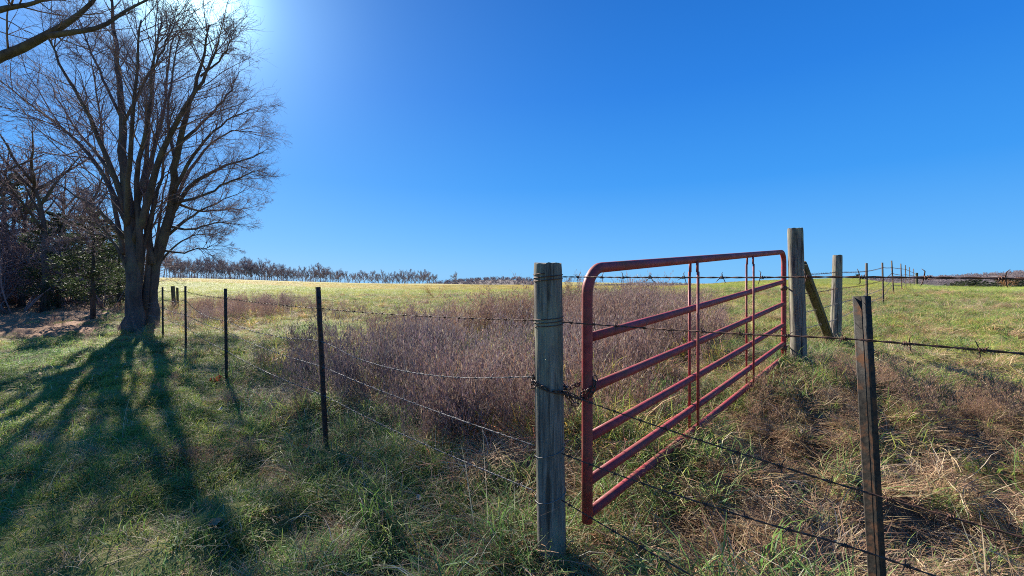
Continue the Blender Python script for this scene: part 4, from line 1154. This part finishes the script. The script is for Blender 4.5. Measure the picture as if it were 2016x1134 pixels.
# wire wraps and staples on the near wooden post
def wrap(parent, cxy, z, r, turns, mat, tilt=0.0, rr_=0.002, seed=0):
    g = np.random.default_rng(seed)
    a = np.linspace(0, 2 * math.pi * turns, int(40 * turns)) + math.pi
    tb = Tubes()
    p = np.stack([cxy[0] + r * np.cos(a), cxy[1] + r * np.sin(a), z + np.linspace(-0.008, 0.008, len(a)) * turns + tilt * np.cos(a) + g.normal(0, 0.0006, len(a))], 1)
    tb.add(p, rr_, 5)
    return tb.build('wire_wrap', mat, parent)
c1 = P(1079, 545, D1); wrap(fr, c1, c1[2], 0.0695, 2.2, M['rust'], 0.004, seed=1)
c2 = P(1080, 632, D1); wrap(fr, c2, c2[2], 0.0700, 2.6, M['rust'], 0.003, seed=2)
c4 = P(1083, 884, D1); wrap(fr, c4, c4[2], 0.0715, 1.0, M['galv'], 0.02, seed=3)
c5 = P(1084, 972, D1); wrap(fr, c5, c5[2], 0.0715, 1.0, M['galv'], 0.022, seed=4)

# far right fence
ff = empty('barbed_wire_fence', P(1738, 600, 13.67), 'steel post fence running away along the right field to the skyline', 'fence')
RT = [((1708, 618), (1707, 518), 10.27), ((1740, 600), (1738, 517), 13.67), ((1760, 573), (1756, 513), 16.9), ((1776, 573), (1774, 519), 22), ((1784, 566), (1783, 522), 26.1), ((1792, 564), (1791, 526), 31), ((1800, 562), (1799, 529), 38)]
for (fx, fy), (tx_, ty_), D in RT:
    f0 = P(fx, fy, D); f0[2] = min(f0[2], gz(f0[0], f0[1]) + 0.03)
    tpost(ff, f0, P(tx_, ty_, D), (0.3, -0.95), s=1.15)
seqs = [[P(1567, 540, 4.92), P(1648, 536, 6.72)] + [P(tx_, ty_ + q, D) for ((_, _), (tx_, ty_), D), q in zip(RT, (16, 10, 14, 10, 8, 8, 8))] + [P(1805, 542, 42)],
        [P(1567, 580, 4.92), P(1648, 568, 6.72)] + [P(tx_, ty_ + (fy - ty_) * 0.42, D) for (fx, fy), (tx_, ty_), D in RT] + [P(1805, 548, 42)],
        [P(1567, 618, 4.92), P(1648, 598, 6.72)] + [P(tx_, ty_ + (fy - ty_) * 0.62, D) for (fx, fy), (tx_, ty_), D in RT] + [P(1805, 553, 42)],
        [P(1567, 650, 4.92), P(1648, 628, 6.72)] + [P(tx_, ty_ + (fy - ty_) * 0.8, D) for (fx, fy), (tx_, ty_), D in RT] + [P(1805, 557, 42)]]
for k, sq in enumerate(seqs):
    wire_part(ff, run(sq[0], sq[1:], [0.01] * (len(sq) - 1)), M['rust'] if k < 2 else M['galv'], r=0.0024, barbs='join', pitch=0.25, per=4)

# ------------------------------------------------------------------ gate
gN, gF = 2.1, 4.94
nt_ = P(1156, 529, gN); nb_ = P(1156, 1020, gN); ft = P(1543, 496, gF); fb = P(1543, 706, gF)
nb_[:2] = nt_[:2]; fb[:2] = ft[:2]
gate = empty('farm_gate', (nt_[0], nt_[1], gz(nt_[0], nt_[1])), 'red six bar tubular steel farm gate hung between two wooden posts', 'gate')
hdir = ft - nt_; glen = np.linalg.norm(hdir[:2]); ux = np.array([hdir[0], hdir[1], 0]) / glen
nrm = np.array([ux[1], -ux[0], 0])       # towards the right field
HG = nt_[2] - nb_[2]
zb_n = nb_[2]; zb_f = fb[2]; HF = ft[2] - fb[2]
def gp(s, h):   # s along the gate 0..1, h from the bottom 0..1
    return nt_ * [1, 1, 0] * (1 - s) + ft * [1, 1, 0] * s + np.array([0, 0, (zb_n * (1 - s) + zb_f * s) + h * (HG * (1 - s) + HF * s)])
R = 0.125 / glen
arc = lambda c, a0, a1: [(c[0] + R * math.cos(a), c[1] + R * glen / HG * math.sin(a)) for a in np.linspace(a0, a1, 10)]
prof = [(0, -0.015), (0, 0.3), (0, 0.6)] + arc((R, 1 - R * glen / HG), math.pi, math.pi / 2) + [(0.3, 1), (0.5, 1), (0.7, 1)] + arc((1 - R, 1 - R * glen / HG), math.pi / 2, 0) + [(1, 0.6), (1, 0.3), (1, -0.015)]
tb = Tubes(); tb.add([gp(*q) for q in prof], 0.0265, 18); tb.build('frame', M['gate'], gate)
for fr_ in (0.278, 0.484, 0.68, 0.855, 0.985):
    tb = Tubes(); h = 1 - fr_
    s0, s1 = 0.026 / glen, 1 - 0.026 / glen
    pts = [gp(s, h) - np.array([0, 0, 0.004 * math.sin(s * math.pi) * (1 + fr_)]) for s in np.linspace(s0, s1, 14)]
    tb.add(pts, 0.0235, 16); tb.build('rail', M['gate'], gate)
for s in (0.335, 0.673):
    for side in (-1, 1):
        a = gp(s, -0.0) + nrm * side * 0.030; b = gp(s, 0.985) + nrm * side * 0.030
        b = b - nrm * side * 0.010
        mid = gp(s, 0.93) + nrm * side * 0.030
        Rz = np.stack([ux, nrm, [0, 0, 1]], 1)
        V, Q = boxv((a + mid) / 2, (0.0125, 0.0055, np.linalg.norm(mid - a) / 2), Rz)
        V2, Q2 = boxv((mid + b) / 2, (0.0125, 0.005, np.linalg.norm(b - mid) / 2 + 0.004), Rz)
        V, Q = join_np([(V, Q), (V2, Q2)])
        obj('upright', mesh_np('upright', to_local(gate, V), Q), M['gate'], gate)
# weld collars and hinges
for h in (0.66, 0.10):
    tb = Tubes(); c = gp(1, h)
    tb.add([c - [0, 0, 0.022], c + [0, 0, 0.022]], 0.033, 14)
    tb.add([c + ux * 0.03, c + ux * 0.10 + nrm * 0.0, c + ux * 0.2], 0.010, 8)
    tb.add([c + ux * 0.055 - [0, 0, 0.02], c + ux * 0.055 + [0, 0, 0.03]], 0.011, 8)
    tb.build('hinge', M['rust'], gate)

# ------------------------------------------------------------------ chain
def link_mesh(L=0.036, W=0.020, r=0.0030):
    t = np.linspace(0, 2 * math.pi, 21)[:-1]
    hx = (L - W) / 2
    pts = np.stack([np.cos(t) * W / 2 + np.sign(np.cos(t)) * hx, np.sin(t) * W / 2, 0 * t], 1)
    n = len(pts); ns = 6; a = np.arange(ns) * 2 * math.pi / ns
    tan = np.roll(pts, -1, 0) - np.roll(pts, 1, 0); tan /= np.linalg.norm(tan, axis=1, keepdims=True)
    u = np.cross(tan, [0, 0, 1.0]); V = (pts[:, None] + r * (np.cos(a)[None, :, None] * u[:, None] + np.sin(a)[None, :, None] * np.array([0, 0, 1.0]))).reshape(-1, 3)
    i = np.arange(n)[:, None]; i2 = (i + 1) % n; j = np.arange(ns)[None, :]; j2 = (j + 1) % ns
    Q = np.stack([i * ns + j, i * ns + j2, i2 * ns + j2, i2 * ns + j], -1).reshape(-1, 4)
    me = mesh_np('chain_link', V, Q, smooth=True); me.materials.append(M['chain']); return me
LM = link_mesh()
ch = empty('chain', P(1079, 760, D1 - 0.07), 'rusty chain wrapped round the near wooden post and the gate end', 'chain')
cl = np.array(ch.location)
def chain_along(pts, pitch=0.028, jit=0.1):
    c = smooth_path(pts, 200); L = np.concatenate([[0], np.cumsum(np.linalg.norm(np.diff(c, axis=0), axis=1))])
    for k, s in enumerate(np.arange(pitch / 2, L[-1], pitch)):
        p = np.array([np.interp(s, L, c[:, q]) for q in range(3)]); p2 = np.array([np.interp(min(s + 0.01, L[-1]), L, c[:, q]) for q in range(3)]); p1 = np.array([np.interp(max(s - 0.01, 0), L, c[:, q]) for q in range(3)])
        o = bpy.data.objects.new('chain_link', LM); COL.objects.link(o); o.parent = ch
        o.location = p - cl; o.rotation_mode = 'QUATERNION'
        o.rotation_quaternion = orient(p2 - p1) @ Quaternion((1, 0, 0), (k % 2) * math.pi / 2 + random.uniform(-jit, jit) + 0.6)
pc = P(1081, 755, D1)
def around(a, dz, r=0.0745): return np.array([pc[0] + r * math.cos(a), pc[1] + r * math.sin(a), pc[2] + dz])
ge = P(1156, 764, gN)
gr = 0.031
chain_along([around(math.pi * 0.98, 0.02), around(math.pi * 1.2, 0.008), around(math.pi * 1.42, -0.008), around(math.pi * 1.62, -0.022), around(math.pi * 1.78, -0.030, 0.078), P(1120, 782, 2.06), P(1132, 796, 2.06), P(1143, 786, 2.06), ge + [-gr, -0.02, -0.025], ge + [0.0, -gr - 0.004, 0.0], ge + [gr + 0.004, 0.0, 0.025], ge + [0.0, gr, 0.035]])
chain_along([around(math.pi * 1.72, -0.026, 0.078), P(1118, 775, 2.05), P(1132, 781, 2.06), P(1146, 784, 2.08), ge + [0.012, -gr - 0.006, -0.02], ge + [gr + 0.006, -0.01, 0.04], ge + [gr, 0.02, 0.06]])
chain_along([around(math.pi * 1.9, -0.01, 0.078), P(1116, 765, 2.08), P(1130, 760, 2.1), P(1143, 755, 2.13), ge + [0.0, gr + 0.003, 0.01]])
chain_along([around(math.pi * 0.98, 0.035), around(math.pi * 0.9, 0.02, 0.078), around(math.pi * 0.94, -0.005, 0.08), around(math.pi * 1.08, -0.02, 0.08)])
chain_along([around(math.pi * 0.98, 0.02), around(math.pi * 0.7, 0.015), around(math.pi * 0.4, 0.0), around(math.pi * 0.1, -0.012), around(-0.1 * math.pi, -0.02, 0.078)])

# ------------------------------------------------------------------ small plants and leaves
def leafy(name, label, cat, px, py, D, h, pal, n=40):
    p = P(px, py, D); p[2] = gz(p[0], p[1])
    e = empty(name, p, label, cat)
    g = np.random.default_rng(int(px))
    V, Q, C = blades(g, 12, 0.05, (h * 0.6, h), (50, 88), (0, 40), (0.004, 0.006), [(0.12, 0.06, 0.04)], K=4)
    obj('stems', mesh_np('stems', V, Q, cols=C), M['dry1'], e)
    c = V.reshape(12, 4, 2, 3).mean(2)
    parts = []
    for k in range(n):
        s = g.integers(0, 12); q = c[s, g.integers(1, 4)]
        v, qq, cc = blades(g, 1, 0, (0.04, 0.075), (-10, 60), (20, 90), (0.022, 0.034), pal, K=4)
        parts.append((v + q, qq, cc))
    V, Q, C = merge(parts)
    obj('leaves', mesh_np('leaves', V, Q, cols=C), M['dry1'], e)
M['dry1'] = M['needles2'].copy(); M['dry1'].name = 'dry_leaf'
leafy('red_weed', 'small orange red leafy weed at the foot of the third steel post', 'weed', 428, 735, 5.9, 0.16, [(0.42, 0.09, 0.04), (0.5, 0.14, 0.05), (0.3, 0.06, 0.035)])
def dry_bush(px, py, D, h, label):
    p = P(px, py, D); p[2] = gz(p[0], p[1]) - 0.05
    e = empty('dry_bush', p, label, 'bush'); e.scale = (h / 3, h / 3, h / 3)
    for nm, me in SH[1]:
        me = me.copy(); me.materials.clear(); me.materials.append(M['orange'])
        o = bpy.data.objects.new(nm, me); COL.objects.link(o); o.parent = e
M['orange'] = bark_mat('orange_stems', (0.38, 0.16, 0.07), (0.5, 0.25, 0.12), 3, 1, 0)
dry_bush(856, 590, 24, 0.9, 'small orange dry bush in the green strip of the field')
dry_bush(1985, 577, 30, 0.9, 'thin orange dry bush standing on the right field')
def big_leaf(px, py, D, size, rz, c, label):
    g5 = np.linspace(-1, 1, 9); U_, W_ = np.meshgrid(g5, g5, indexing='ij')
    wid = (1 - U_ ** 2) ** 0.5 * (1 + 0.25 * np.sin(U_ * 9))
    Z = 0.25 * W_ ** 2 + 0.18 * U_ ** 2 + 0.08 * np.sin(U_ * 4 + W_ * 3)
    V = np.stack([U_, W_ * 0.6 * wid, Z], -1).reshape(-1, 3) * size
    i = np.arange(8)[:, None]; j = np.arange(8)[None, :]
    Q = np.stack([i * 9 + j, i * 9 + j + 1, (i + 1) * 9 + j + 1, (i + 1) * 9 + j], -1).reshape(-1, 4)
    p = P(px, py, D); p[2] = gz(p[0], p[1]) + 0.045
    me = mesh_np('fallen_leaf', V, Q, cols=np.tile(c, (len(V), 1)), smooth=True)
    o = obj('fallen_leaf', me, M['dry1'], None, p); o.rotation_euler = (random.uniform(-.5, .5), random.uniform(-.4, .4), rz)
    tag(o, label, 'leaf')
big_leaf(1542, 1012, 2.45, 0.055, 0.4, (0.55, 0.27, 0.14), 'large tan fallen leaf lying in the grass below the middle of the gate')
big_leaf(1655, 776, 4.4, 0.08, 1.2, (0.6, 0.42, 0.3), 'pale fallen leaf on the dead grass left of the right steel post')
big_leaf(425, 1100, 2.35, 0.038, 0.2, (0.42, 0.25, 0.14), 'brown curled leaf at the bottom left of the grass')
big_leaf(500, 770, 5.5, 0.05, 0.1, (0.62, 0.48, 0.36), 'pale dead leaf behind the fence near the second steel post')
# loose dry stalks standing in the foreground
g = np.random.default_rng(77); parts = []
for px, py, D, h, az, e in [(960, 1010, 2.4, 0.5, 2.6, 50), (1000, 960, 2.3, 0.45, 0.5, 60), (1040, 1000, 2.15, 0.4, 0.8, 55), (945, 1080, 2.2, 0.5, 1.9, 75), (1030, 1060, 2.1, 0.4, 2.4, 60), (1130, 1090, 2.1, 0.35, 0.6, 65),
                            (1940, 1130, 1.7, 0.42, 0.7, 72), (1990, 1100, 1.75, 0.4, 1.2, 80), (1545, 820, 3.9, 0.3, 1.0, 85), (1770, 760, 4.6, 0.4, 1.5, 88), (860, 900, 3.0, 0.45, 2.2, 55), (240, 850, 4.0, 0.4, 1.5, 80), (100, 1000, 2.9, 0.3, 1.2, 70),
                            (1330, 1050, 2.3, 0.3, 0.9, 60), (1420, 960, 2.8, 0.35, 2.5, 60), (720, 1010, 2.6, 0.35, 2.0, 60), (660, 900, 3.2, 0.4, 0.4, 60), (1850, 930, 2.6, 0.35, 1.9, 80)]:
    for q in range(2):
        v, qq, cc = blades(g, 1, 0, (h * 0.8, h * 1.2), (e - 8, e + 6), (5, 35), (0.004, 0.006), STRAW, K=5, wob=0.05, prefer=(az + g.normal(0, .3), 0.1))
        p = P(px + g.normal(0, 8), py, D); p[2] = gz(p[0], p[1])
        parts.append((v + p, qq, cc))
V, Q, C = merge(parts)
tag(obj('dry_stalks', mesh_np('dry_stalks', V, Q, cols=C), M['dry1']), 'pale dry stalks standing loose in the foreground grass', 'stalks', kind='stuff')
